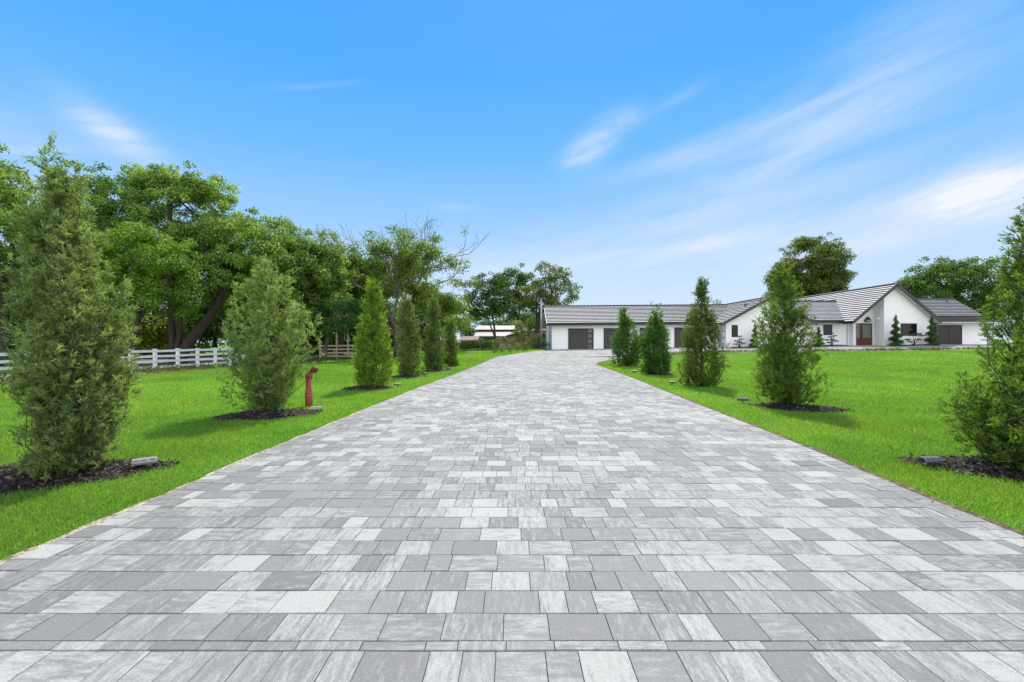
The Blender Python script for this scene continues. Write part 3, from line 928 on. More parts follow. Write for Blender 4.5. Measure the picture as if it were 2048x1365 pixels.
# young junipers, left row from the camera outwards
juniper('large feathery juniper at the left edge with a thin double top', -5.13, 5.22, 3.45,
        [(0, .22), (.06, .36), (.2, .40), (.30, .46), (.40, .52), (.52, .45), (.64, .41), (.74, .36), (.82, .29), (.88, .17), (.93, .06), (1, .02)], 11, 430, 64,
        xo=((0, 0), (.15, .12), (.3, .25), (.42, .20), (.7, .02), (1, -.04)), flare=.34, L=(.45, .85), spread=.062, leaders=[(-.14, 0, 0, 3.84, .75), (-.19, .03, 0, 3.72, .45), (-.06, .02, 0, 3.62, .45), (.16, .02, 0, 3.50, .5), (.24, 0, 0, 3.44, .5), (-.42, 0, 0, 3.3, .55)],
        light=(.185, .235, .09), sticks=120, nl=.046, nw=.0105, trunk_r=.06)
juniper('vase shaped grey green juniper beside the red standpipe', -5.14, 9.73, 3.25,
        [(0, .08), (.06, .20), (.14, .42), (.24, .62), (.36, .78), (.50, .88), (.62, .82), (.72, .66), (.82, .44), (.92, .24), (1, .04)], 12, 330, 46,
        flare=.55, L=(.6, 1.05), nl=.055, nw=.013, xo=((0, 0), (.2, -.05), (.5, .06), (1, -.12)), light=(.19, .250, .085), sticks=90, spread=.066,
        leaders=[(-.22, 0, 0, 3.28, .6), (.08, 0, 0, 3.2, .6), (-.75, 0, 0, 2.45, .7), (-.42, 0, 0, 3.0, .6), (.40, 0, 0, 2.85, .6), (.70, 0, 0, 2.3, .6), (-.98, -.1, 0, .95, .6), (-.85, -.2, 0, .80, .5), (-.7, -.2, 0, .6, .45)])
juniper('slim bright green juniper, third along the left edge of the driveway', -4.57, 15.06, 3.6,
        [(0, .3), (.08, .52), (.2, .60), (.34, .58), (.5, .48), (.66, .36), (.8, .26), (.92, .16), (1, .04)], 13, 190, 36, nl=.07, nw=.019, flare=.28,
        dark=(.035, .075, .018), light=(.15, .22, .03), spread=.08)
juniper('narrow dull green juniper with a leaning top, fourth on the left side', -4.49, 19.77, 3.7,
        [(0, .22), (.08, .42), (.2, .52), (.34, .50), (.5, .42), (.66, .34), (.8, .28), (.92, .16), (1, .04)], 14, 150, 30, nl=.08, nw=.022, flare=.30,
        xo=((0, 0), (.5, .06), (1, -.12)), dark=(.032, .06, .026), light=(.12, .16, .045))
juniper('dark narrow juniper, second to last in the left row', -3.97, 23.43, 3.6,
        [(0, .3), (.1, .52), (.25, .56), (.4, .46), (.6, .34), (.8, .24), (.92, .16), (1, .04)], 15, 140, 28, nl=.09, nw=.025, flare=.3, dark=(.028, .055, .024), light=(.11, .155, .045))
juniper('short dark juniper, farthest in the left row', -3.68, 27.31, 2.85,
        [(0, .3), (.1, .44), (.25, .46), (.4, .42), (.6, .34), (.8, .26), (.92, .14), (1, .04)], 16, 120, 26, nl=.10, nw=.028, flare=.25, dark=(.026, .056, .02), light=(.12, .17, .035))
# right row
juniper('large dark juniper cut by the right edge of the view', 6.04, 5.22, 3.2,
        [(0, .30), (.06, .52), (.16, .68), (.28, .66), (.40, .56), (.5, .48), (.64, .40), (.76, .32), (.86, .22), (.94, .11), (1, .03)], 21, 400, 60,
        dark=(.024, .058, .022), light=(.12, .18, .035), flare=.5, xo=((0, 0), (.2, -.08), (.5, 0), (1, .0)), sticks=120, nl=.046, nw=.0115, trunk_r=.06,
        leaders=[(-.02, 0, 0, 3.42, .7), (-.16, .05, 0, 3.05, .6), (-.28, 0, 0, 2.9, .5), (-.72, -.05, 0, 1.75, .5)])
juniper('open green juniper with a bare lower trunk on an oval of mulch', 6.37, 10.64, 3.2,
        [(0, .0), (.08, .15), (.13, .60), (.22, .74), (.34, .64), (.46, .62), (.58, .60), (.68, .46), (.8, .36), (.9, .24), (1, .04)], 22, 275, 46, nl=.055, nw=.0135,
        dark=(.022, .054, .018), light=(.115, .175, .032), flare=.45, xo=((0, 0), (.3, -.02), (.6, -.06), (1, -.1)), tmin=.10, hollow=.12, sticks=110,
        leaders=[(-.16, 0, 0, 3.25, .5), (.55, 0, 0, 2.05, .55), (-.62, 0, 0, 2.1, .5)], trunk_r=.065)
juniper('tall brownish juniper with a thin pointed tip, middle of the right row', 6.33, 15.36, 3.6,
        [(0, .42), (.08, .62), (.2, .70), (.34, .62), (.46, .60), (.56, .46), (.68, .36), (.8, .22), (.9, .12), (1, .03)], 23, 260, 38, nl=.068, nw=.018,
        dark=(.028, .056, .020), light=(.108, .148, .036), flare=.35, leaders=[(.0, 0, 0, 3.62, .5)])
juniper('dark green juniper with a narrow top, second to last on the right', 6.55, 20.86, 3.0,
        [(0, .40), (.08, .62), (.2, .58), (.34, .62), (.46, .64), (.6, .54), (.72, .34), (.84, .22), (.94, .12), (1, .03)], 24, 210, 32, nl=.08, nw=.022,
        dark=(.018, .048, .015), light=(.08, .15, .028), flare=.3)
juniper('dense dark juniper, farthest in the right row before the garage', 6.73, 27.05, 3.3,
        [(0, .42), (.1, .72), (.25, .82), (.4, .88), (.52, .82), (.66, .56), (.78, .32), (.88, .24), (1, .05)], 25, 220, 30, nl=.10, nw=.028,
        dark=(.018, .046, .016), light=(.085, .145, .032), flare=.35, xo=((0, 0), (.5, .12), (1, -.2)))

# ------------------------------------------------------------------ mulch rings and small lights
BEDS = []
def mulch_bed(cx, cy, a, b, rot, label, chips, seed):
    rng = np.random.default_rng(seed)
    BEDS.append((cx, cy, a, b, rot))
    c, s = math.cos(R(rot)), math.sin(R(rot))
    def at(u, v):
        X, Y = cx + u * c - v * s, cy + u * s + v * c
        return X, Y
    mb = MB()
    nr, na = 6, 40
    th = np.arange(na) * 2 * math.pi / na
    wob = 1 + .08 * np.sin(th * 3 + seed) + .06 * np.sin(th * 7)
    V = []
    for i in range(nr):
        q = i / (nr - 1)
        X, Y = at(a * q * np.cos(th) * wob, b * q * np.sin(th) * wob)
        V.append(np.stack([X, Y, gz(X, Y) + .07 * (1 - q ** 3) - .03], 1))
    i, j = np.meshgrid(np.arange(nr - 1), np.arange(na), indexing='ij')
    k = (j + 1) % na
    mb.add(np.concatenate(V), np.stack([i * na + j, (i + 1) * na + j, (i + 1) * na + k, i * na + k], -1).reshape(-1, 4), (.022, .017, .015))
    # bark chips
    t, q = rng.random(chips) * 2 * math.pi, np.sqrt(rng.random(chips)) * 1.02
    w2 = 1 + .08 * np.sin(t * 3 + seed) + .06 * np.sin(t * 7)
    X, Y = at(a * q * np.cos(t) * w2, b * q * np.sin(t) * w2)
    Z = gz(X, Y) + .07 * (1 - np.clip(q, 0, 1) ** 3) - .024 + rng.random(chips) * .018
    A = unit(np.stack([rng.normal(size=chips), rng.normal(size=chips), rng.normal(0, .28, chips)], 1))
    N = unit(np.stack([rng.normal(0, .5, chips), rng.normal(0, .5, chips), np.ones(chips)], 1))
    L = rng.uniform(.03, .085, chips)
    g = rng.random(chips)
    base = np.where(g[:, None] < .72, np.array([.026, .019, .015]), np.where(g[:, None] < .93, np.array([.085, .062, .05]), np.array([.20, .145, .10])))
    leaves(mb, np.stack([X, Y, Z], 1), A, N, L, L * rng.uniform(.22, .42, chips), base * rng.uniform(.6, 1.4, (chips, 1)))
    o = mb.build('mulch_bed', M_MULCH, None, (cx, cy, float(gz(cx, cy))))
    tag(o, label, 'mulch bed', 'mulch beds under the junipers')
mulch_bed(-5.35, 5.10, 1.22, .62, 18, 'dark bark mulch bed under the large juniper at the left edge', 5200, 1)
mulch_bed(-5.00, 9.40, .98, .55, 22, 'dark bark mulch bed beside the red standpipe', 2600, 2)
mulch_bed(-4.65, 14.75, .80, .55, 20, 'dark mulch ring under the third juniper on the left', 1300, 3)
mulch_bed(-4.45, 19.4, .80, .7, 25, 'dark mulch ring under the leaning fourth juniper on the left', 900, 4)
mulch_bed(-3.75, 23.2, .85, .6, 25, 'small dark mulch ring under the second to last juniper on the left', 600, 5)
mulch_bed(5.98, 5.32, 1.10, .52, -20, 'dark bark mulch bed under the juniper at the right edge', 4600, 6)
mulch_bed(6.45, 10.35, .98, .50, -28, 'dark bark mulch oval under the open juniper right of the driveway', 2400, 7)
mulch_bed(6.60, 20.7, .62, .45, -10, 'small dark mulch ring under the second to last juniper on the right', 500, 8)

def flood_light(x, y, rot, label, scale=1.0, house_col=(1, 1, 1), tilt=0.0):
    z = float(gz(x, y)) - .03
    t = thing('flood_light', label, 'flood light', (x, y, z), 'small flood lights beside the junipers')
    t.rotation_euler = (0, 0, R(rot))
    s = scale
    m = plain('light_housing', (.34, .34, .33), .45, .15, 20, metal=.2)
    # half-round housing lying along x, visor over the lens, on a short stake
    mb = MB()
    n = 10
    th = np.linspace(R(-35), R(205), n)
    prof = [(.075 * math.cos(q), .125 + .062 * math.sin(q)) for q in th]
    V, k = [], len(prof)
    for X, q in ((-.155, .86), (-.145, 1), (.145, 1), (.155, .86)):
        V += [(X * s, (py * q) * s, (.125 + (pz - .125) * q) * s) for py, pz in prof]
    F = [(r * k + i, (r + 1) * k + i, (r + 1) * k + (i + 1) % k, r * k + (i + 1) % k) for r in range(3) for i in range(k)]
    mb.add(V, F, house_col)
    mb.add(V, [tuple(range(k))], (.12, .12, .13)); mb.add(V, [tuple(range(3 * k, 4 * k))[::-1]], (.12, .12, .13))
    mb.build('housing', m, t)
    for i in range(3):
        mb = MB()
        X = -.095 + i * .095
        mb.add([((X - .036) * s, -.0775 * s, .112 * s), ((X + .036) * s, -.0775 * s, .112 * s), ((X + .034) * s, -.062 * s, .166 * s), ((X - .034) * s, -.062 * s, .166 * s),
                ((X - .036) * s, -.066 * s, .112 * s), ((X + .036) * s, -.066 * s, .112 * s), ((X + .034) * s, -.05 * s, .166 * s), ((X - .034) * s, -.05 * s, .166 * s)],
               [(0, 1, 2, 3), (0, 4, 5, 1), (1, 5, 6, 2), (2, 6, 7, 3), (3, 7, 4, 0)])
        mb.build('lens', plain('lens_glass', (.05, .055, .065), .15, spec=.7), t)
    mb = MB()
    mb.tube([(0, 0, -.05), (0, 0, .10 * s)], [.012 * s, .016 * s], 8)
    mb.box((-.02 * s, -.02 * s, .06 * s), (.02 * s, .02 * s, .1 * s))
    mb.build('stake', M_BLACK, t)
flood_light(-4.33, 5.42, 38, 'pale grey slotted flood light at the end of the nearest left mulch bed', .78, (.82, .81, .77))
flood_light(-4.17, 9.80, 20, 'pale grey flood light lying in the mulch beside the red standpipe', .72, (.85, .85, .82))
flood_light(-3.80, 15.3, 40, 'tiny flood light in the grass right of the third left juniper', .7, (.4, .4, .42))
flood_light(-3.82, 20.1, 60, 'tiny dark flood light at the tip of the fourth left mulch ring', .8, (.15, .15, .15))
flood_light(-3.25, 23.6, 60, 'tiny dark flood light at the tip of the farthest left mulch ring', .8, (.15, .15, .15))
flood_light(5.02, 5.52, 4, 'dark grey flood light on the nearest right mulch bed', .72, (.42, .44, .48))
flood_light(5.62, 11.2, -25, 'small dark flood light in the grass left of the open juniper', .8, (.18, .18, .2))
flood_light(5.55, 15.9, -25, 'small dark flood light left of the brownish juniper', .75, (.12, .12, .13))
flood_light(5.75, 21.6, -25, 'small dark flood light left of the narrow topped juniper', .75, (.12, .12, .13))

# ------------------------------------------------------------------ red standpipe
def standpipe():
    x, y = -4.75, 10.75
    z = float(gz(x, y)) - .03
    t = thing('standpipe', 'faded red fire standpipe with an elbow outlet and a capped mouth', 'standpipe', (x, y, z))
    m = plain('faded_red_paint', (.43, .10, .082), .65, .6, 11, .15, 60)
    rust = plain('rusty_red', (.17, .055, .045), .7, .4, 30)
    mb = MB()
    mb.lathe([(.082, -.1), (.082, .30), (.080, .36), (.066, .40), (.062, .62), (.060, .64), (.069, .645), (.069, .70), (.058, .71)], (0, 0, 0), 18)
    mb.lathe([(.071, .29), (.0865, .295), (.0865, .312), (.071, .315)], (0, 0, 0), 18, (.75, .75, .75))
    for i in range(6):
        a = i * math.pi / 3
        mb.tube([(.078 * math.cos(a), .078 * math.sin(a), .655), (.078 * math.cos(a), .078 * math.sin(a), .775)], .008, 6, (.6, .5, .5))
    mb.build('riser', m, t)
    mb = MB()
    q = np.linspace(0, R(62), 8)
    P = [(.10 * (1 - math.cos(a)), -.02 * math.sin(a), .70 + .13 * math.sin(a)) for a in q]
    P += [(P[-1][0] + .045, -.03, P[-1][2] + .022)]
    mb.tube(P, .052, 14)
    mb.lathe([(.066, .705), (.072, .71), (.072, .75), (.062, .755)], (0, 0, 0), 16)
    mb.build('elbow', m, t)
    mb = MB()
    a, d = np.array([.085, -.03, .845]), unit(np.array([.94, -.25, .22]))
    mb.tube([a, a + d * .045, a + d * .05, a + d * .11, a + d * .115], [.052, .052, .075, .075, .06], 8)
    mb.tube([a + d * .115, a + d * .135, a + d * .14, a + d * .17], [.06, .066, .03, .028], 5)
    mb.build('cap', rust, t)
    mb = MB()
    b = a + d * .12 + np.array([0, 0, -.07])
    for i in range(12):
        mb.tube([b + (0, 0, -.019 * i), b + (.004, 0, -.019 * i - .022)], .0045, 5)
    mb.build('chain', rust, t)
standpipe()

# ------------------------------------------------------------------ fences
def white_fence():
    P = [(-19.55, 13.2), (-19.3, 14.75), (-19.05, 16.3), (-18.8, 17.82), (-18.6, 19.2), (-18.4, 20.6), (-18.2, 21.95), (-18.02, 23.22), (-17.80, 24.5), (-17.60, 25.75), (-17.35, 26.9), (-17.15, 27.95)]
    P = [(-20.3, 8.6), (-20.05, 10.1), (-19.8, 11.65)] + P
    t = thing('rail_fence', 'white four rail paddock fence along the left side of the lawn', 'fence', (*P[0], float(gz(*P[0])) - .03))
    L = (*P[0], float(gz(*P[0])) - .03)
    rng = np.random.default_rng(8)
    for (x, y) in P:
        z = float(gz(x, y)) - .05
        mb = MB()
        mb.box((x - .065, y - .065, z), (x + .065, y + .065, z + 1.13), rot=R(-10))
        mb.box((x - .08, y - .08, z + 1.13), (x + .08, y + .08, z + 1.155), rot=R(-10))
        mb.build('post', M_VINYL, t, L)
    for h in (.20, .47, .73, 1.00):
        mb = MB()
        for a, b in zip(P[:-1], P[1:]):
            za, zb = float(gz(*a)) + h + rng.normal(0, .008), float(gz(*b)) + h + rng.normal(0, .008)
            k = .985
            mb.bar((a[0] + .072 * k, a[1] + .02, za), (b[0] + .072 * k, b[1] - .0, zb), .035, .115, rng.uniform(.9, 1.05))
        mb.build('rail', M_VINYL, t, L)
    a, b = (-17.12, 28.1), (-17.05, 29.4)
    g = thing('fence_gate', 'white gate panel with a diagonal brace at the end of the paddock fence', 'gate', (*b, float(gz(*b))))
    L = (*b, float(gz(*b)))
    z = float(gz(*b)) - .03
    mb = MB()
    mb.box((b[0] - .05, b[1] - .05, z - .05), (b[0] + .05, b[1] + .05, z + 1.02))
    mb.build('post', M_VINYL, g, L)
    for h in (.28, .60, 1.02):
        mb = MB(); mb.bar((*a, z + h), (b[0], b[1] - .05, z + h), .03, .10); mb.build('rail', M_VINYL, g, L)
    mb = MB(); mb.bar((a[0] + .035, a[1], z + .85), (b[0] + .035, b[1], z + .25), .03, .10); mb.build('brace', M_VINYL, g, L)
white_fence()

def wooden_gate():
    x0, x1, y = -14.9, -13.0, 36.6
    z = float(gz(x0, y)) - .03
    t = thing('wooden_fence', 'weathered wooden rail fence under the dark round tree', 'fence', (x0, y, z))
    m = plain('weathered_wood', (.42, .36, .28), .85, .3, 8)
    for x, h in ((x0 - .35, 1.5), (x0 + .95, 2.0), (x1 - .05, 2.0), (x1 + .9, 1.4)):
        mb = MB(); mb.box((x - .05, y - .06, z - .1), (x + .05, y + .06, z + h)); mb.build('post', m, t, (x0, y, z))
    for h in (.22, .5, .78, 1.06):
        mb = MB(); mb.bar((x0 - .4, y - .09, z + h), (x1 + .95, y - .09, z + h + .03), .03, .12); mb.build('rail', m, t, (x0, y, z))
wooden_gate()

# ------------------------------------------------------------------ trees at the left
G1 = 'big leafy trees behind the paddock fence'
DK, LT = (.027, .064, .016), (.250, .350, .085)
def T(px, Y): return (px - 1024) * Y / 920
def Z(py, Y): return 1.48 + (684 - py) * Y / 920
broad_tree('mango_tree', 'tall leafy tree at the far left edge behind the tall juniper', 'tree', -30.5, 27.5,
           [(-29.5, 27, 7.0, 4.2, 3.6, 5.3, 279)], [([(-30.5, 27.5, 0), (-30.3, 27.5, 5), (-29.6, 27.2, 6.5)], .32, .14)], .17, .85, DK, LT, 31, .56, group=G1)
broad_tree('mango_tree', 'leafy tree with a dark rounded top just right of the tall left juniper', 'tree', -29.5, 34,
           [(-30.0, 34, 8.6, 5.6, 3.6, 5.6, 279)], [([(-29.5, 34, 0), (-29.4, 34, 4), (-29.2, 34, 8)], .34, .15)], .18, .85, (.024, .06, .014), (.10, .18, .03), 32, .58, group=G1)
broad_tree('mango_tree', 'tallest leafy tree with a leaning forked trunk behind the white fence', 'tree', -22.9, 31.5,
           [(-24.6, 33, 8.9, 4.7, 3.6, 4.9, 308), (-19.6, 32.6, 6.4, 3.7, 3.2, 4.3, 226), (-25.5, 33.5, 12.8, 2.6, 2.0, 1.4, 44), (-21.8, 33.5, 12.3, 1.9, 1.8, 1.2, 29)],
           [([(-22.9, 31.5, 0), (-22.1, 31.6, 1.6), (-20.6, 31.9, 3.6), (-19.9, 32.2, 6.0)], .42, .18), ([(-23.2, 31.6, 0), (-23.5, 31.8, 2.5), (-24.2, 32.5, 12)], .26, .14),
            ([(-23.0, 31.5, .3), (-22.8, 31.7, 2.8), (-23.6, 32.3, 8)], .2, .12)], .18, .85, DK, LT, 33, .56, group=G1, limbs=18)
broad_tree('mango_tree', 'low spreading tree with pale green new leaves in front of the tallest tree', 'tree', -21.9, 26.3,
           [(-21.5, 26.6, 4.8, 3.1, 2.5, 3.5, 205)], [([(-21.9, 26.3, 0), (-21.7, 26.4, 1.6), (-21.4, 26.6, 3.6)], .2, .1)], .15, .85, (.045, .095, .018), (.17, .27, .035), 34, .48, group=G1)
broad_tree('mango_tree', 'broad leafy tree whose crown slopes down to the right behind the vase shaped juniper', 'tree', -18.6, 37.2,
           [(-20.2, 37.5, 7.3, 4.2, 3.4, 4.7, 270), (-16.4, 37.2, 6.3, 3.2, 2.8, 3.6, 205)], [([(-18.6, 37.2, 0), (-18.7, 37.3, 5), (-19.2, 37.4, 10)], .36, .16)], .19, .85, DK, LT, 35, .58, group=G1, limbs=14)
broad_tree('mango_tree', 'leafy tree at the right end of the big trees, beside the half bare tree', 'tree', -16.0, 43,
           [(-15.6, 43, 5.6, 3.8, 3.0, 4.0, 220)], [([(-16, 43, 0), (-15.9, 43, 3), (-15.6, 43, 5.5)], .3, .12)], .20, .8, (.04, .08, .018), (.13, .20, .035), 36, .58, group=G1)
broad_tree('round_tree', 'small round dark leaved tree over the weathered wooden fence', 'tree', -13.7, 33.7,
           [(-12.7, 34.4, 3.2, 1.95, 1.7, 1.55, 34)], [([(-13.75, 33.7, -.1), (-13.7, 33.8, 1.2), (-13.4, 34.2, 2.6)], .19, .10), ([(-11.9, 36.2, 0), (-11.8, 36.1, 1.6), (-12.0, 35.6, 3.0)], .2, .12)],
           .17, .75, (.016, .046, .014), (.06, .125, .03), 37, .62, low=-.7)
G2 = 'trees and bushes closing the view behind the left trees'
for i, (px, Y, h, r, lab) in enumerate([(40, 44, 9.5, 6, 'dark bushy tree far left, low behind the fence'), (290, 40, 4.0, 2.6, 'sunlit yellow green bush seen below the tallest tree'),
        (430, 46, 9.0, 5.5, 'dark bushy tree in the shade right of the leaning trunk'), (560, 52, 9.5, 5.5, 'dense dark tree behind the vase shaped juniper'),
        (690, 56, 9, 5.4, 'dense green tree behind the small round tree'), (175, 46, 9.5, 6.0, 'dense dark tree behind the tall left juniper'), (845, 60, 7.0, 4.2, 'dense green tree behind the narrow left junipers'),
        (622, 47, 5.0, 2.8, 'dark bush left of the weathered wooden fence'), (770, 64, 6.5, 4.5, 'dark tree deep behind the half bare tree'), (985, 88, 7.5, 6.5, 'dark tree mass behind the tan neighbour building'), (1060, 84, 7.0, 5.5, 'dark tree behind the brown outbuilding'),
        (350, 58, 8.0, 6.0, 'deep dark tree behind the leaning forked trunk'), (500, 62, 8.0, 6.0, 'deep dark tree between the leaning trunk and the vase shaped juniper')]):
    x = T(px, Y)
    sunny = i == 1
    broad_tree('bushy_tree', lab, 'tree', x, Y, [(x, Y, h * .5, r, r * .8, h * .52, 74)], [([(x, Y, 0), (x, Y, h * .5)], .2, .1)], .30, .8,
               (.08, .12, .02) if sunny else (.022, .05, .012), (.24, .28, .04) if sunny else (.08, .14, .025), 50 + i, 1.2, group=G2, low=-1)

def bare_tree():
    x, y = -9.98, 40.2
    z = float(gz(x, y)) - .05
    rng = np.random.default_rng(77)
    t = thing('half_bare_tree', 'half bare tree with twiggy grey top and thin yellowing leaves', 'tree', (x, y, z))
    mb = MB()
    ends = []
    def grow(p, d, L, r, depth):
        n = 5
        P = [p]
        for i in range(n):
            d = unit(d + rng.normal(0, .13, 3) + np.array([0, 0, .03 if depth < 4 else .07]))
            P.append(P[-1] + d * L / n)
        r1 = max(r * .70, .012)
        mb.tube(P, np.linspace(r, r1, n + 1), 7 if depth < 2 else (5 if depth < 4 else 4), (.55, .5, .45) if depth < 2 else (1, 1, 1), 0, False)
        if depth >= 3: ends.append((P[-1], depth))
        if depth >= 2: ends.append((P[3], depth))
        if depth == 6: return
        k = 3 if depth < 3 else (2 + (rng.random() < .45))
        for i in range(k):
            q = P[-1] if i < 2 else P[rng.integers(2, n)]
            a = rng.uniform(.35, .85)
            nd = unit(d + unit(np.cross(d, rand_dir(rng, 1)[0])) * math.tan(a))
            nd[2] = max(nd[2], -.15)
            grow(q, nd, L * rng.uniform(.64, .84), r1 * rng.uniform(.66, .9), depth + 1)
    b = np.array([x, y, z])
    for d, L, r in (((-.30, -.1, 1), 3.3, .24), ((.12, .1, 1), 3.9, .28), ((.50, -.1, 1), 2.6, .22), ((-.95, -.2, .50), 4.0, .17), ((-.55, -.2, .9), 3.5, .18), ((.80, -.1, .65), 1.9, .16)):
        s = b + np.array([d[0] * .25, 0, 1.9])
        mb.tube([b + (d[0] * .1, 0, 0), b + (d[0] * .15, 0, 1.1), s], [r * 1.5, r * 1.15, r], 9, (.5, .45, .42))
        grow(s, unit(np.array(d, float)), L * 1.1, r, 1)
    mb.build('trunk', M_TWIG, t, (x, y, z))
    lf = MB()
    lobes = []
    for p, dep in ends:
        h = p[2]
        keep = .85 if h < 7.6 else (.72 if h < 9.4 else (.25 if h < 10.6 else .02))
        if rng.random() < keep:
            q = rng.uniform(.28, .62)
            lobes.append((*p, q, q, q * .8))
    leaf_lobes(lf, lobes, .26, .20, rng, (.045, .085, .020), (.165, .225, .040), shell=.6)
    lf.build('crown', M_LEAF, t, (x, y, z))
bare_tree()
broad_tree('yellow_green_tree', 'bushy yellow green tree behind the last junipers of the left row', 'tree', -6.9, 49,
           [(-6.6, 49, 4.6, 2.5, 2.2, 3.6, 34), (-5.2, 48.5, 3.6, 1.2, 1.3, 1.8, 14)], [([(-6.9, 49, 0), (-6.7, 49, 2), (-6.4, 49, 4)], .2, .1)], .22, .42, (.055, .095, .02), (.19, .24, .035), 61, .7, low=-.8)

# ------------------------------------------------------------------ trees behind the house
G3 = 'broad trees behind the neighbour building'
broad_tree('shade_tree', 'leftmost dense dark tree above the tan neighbour building', 'tree', T(988, 58), 58,
           [(T(978, 60), 60, Z(605, 60), 3.4, 3.0, 3.7, 84)], [([(T(990, 58), 58, .3), (T(990, 58), 58, 2.6), (T(985, 59), 59, 5)], .17, .1), ([(T(990, 58), 58, 2.0), (T(980, 58), 58, 3.6), (T(972, 59), 59, 5.5)], .1, .06)],
           .27, .85, (.016, .042, .014), (.062, .11, .028), 71, .75, group=G3)
broad_tree('shade_tree', 'middle dark green tree between the two others above the neighbour building', 'tree', T(1040, 66), 66,
           [(T(1030, 66), 66, Z(598, 66), 3.7, 3.0, 4.6, 90)], [([(T(1052, 66), 66, .3), (T(1045, 66), 66, 3), (T(1030, 66), 66, 6)], .26, .12)], .29, .85, (.020, .050, .014), (.08, .13, .028), 72, .8, group=G3)
broad_tree('shade_tree', 'airy rounded tree with a thick dark trunk beside the garage', 'tree', T(1074, 61), 61,
           [(T(1098, 61), 61, Z(588, 61), 4.1, 3.4, 4.2, 84)], [([(T(1073, 61), 61, .3), (T(1074, 61), 61, 3.5), (T(1082, 61), 61, 6.0)], .42, .2), ([(T(1075, 61), 61, 3), (T(1095, 61), 61, 6), (T(1110, 61), 61, 9)], .16, .06),
            ([(T(1074, 61), 61, 3), (T(1072, 61), 61, 7), (T(1085, 61), 61, 10)], .14, .05)], .26, .75, (.035, .058, .017), (.13, .16, .038), 73, .7, group=G3, limbs=22, inner=.1)
broad_tree('round_topped_tree', 'tall round crowned olive green tree behind the left gable', 'tree', T(1618, 68), 68,
           [(T(1625, 68), 68, Z(545, 68), 5.1, 4.6, 5.2, 190), (T(1618, 68), 68, Z(575, 68), 5.0, 4.4, 4.2, 110), (T(1570, 68), 68, Z(575, 68), 2.4, 2.6, 3.8, 50)],
           [([(T(1615, 68), 68, .5), (T(1614, 68), 68, 5), (T(1620, 68), 68, 9)], .4, .2)], .27, .8, (.036, .060, .018), (.135, .165, .036), 74, .95, limbs=24, inner=.2, low=-.95)
broad_tree('spreading_tree', 'wide spreading green tree behind the right end of the house', 'tree', T(1900, 62), 62,
           [(T(1902, 62), 62, Z(590, 62), 6.2, 5.0, 5.0, 220)], [([(T(1900, 62), 62, .5), (T(1900, 62), 62, 4), (T(1905, 62), 62, 8)], .45, .2)], .27, .9, (.024, .055, .016), (.12, .19, .04), 75, .95, low=-.95)
broad_tree('spreading_tree', 'leafy tree at the right edge beyond the house end', 'tree', T(2040, 58), 58,
           [(T(2045, 58), 58, Z(610, 58), 4.5, 4.0, 4.4, 50)], [([(T(2040, 58), 58, .5), (T(2040, 58), 58, 4), (T(2042, 58), 58, 6)], .35, .18)], .27, .55, (.024, .05, .016), (.10, .16, .035), 76, 1.1)
for px, py, lab in ((1308, 609, 'tree top just showing above the middle of the garage roof'), (1432, 608, 'tree top just showing above the right of the garage roof')):
    Y = 72
    broad_tree('background_tree', lab, 'tree', T(px, Y), Y, [(T(px, Y), Y, Z(py + 14, Y), 1.6, 1.4, 1.5, 9)], [([(T(px, Y), Y, .5), (T(px, Y), Y, Z(py + 10, Y))], .15, .06)], .3, .3, (.04, .08, .02), (.13, .2, .04), px, .6, group='tree tops above the garage roof')

# ------------------------------------------------------------------ utility pole, neighbour building, shed, hedge
def pole():
    x, y = T(1083, 57), 57
    z = float(gz(x, y)) - .1
    t = thing('utility_pole', 'plain pale grey wooden pole standing left of the garage', 'pole', (x, y, z))
    mb = MB(); mb.tube([(x + .05, y, z), (x, y, z + 3), (x - .06, y, Z(600, 57))], [.15, .13, .10], 10); mb.build('shaft', plain('grey_pole', (.42, .40, .36), .8, .15, 5), t, (x, y, z))
    mb = MB(); mb.lathe([(.12, 0), (.125, .03), (.1, .12), (.02, .14)], (x - .06, y, Z(600, 57)), 10); mb.build('cap', plain('pole_cap', (.2, .2, .2), .5), t, (x, y, z))
pole()

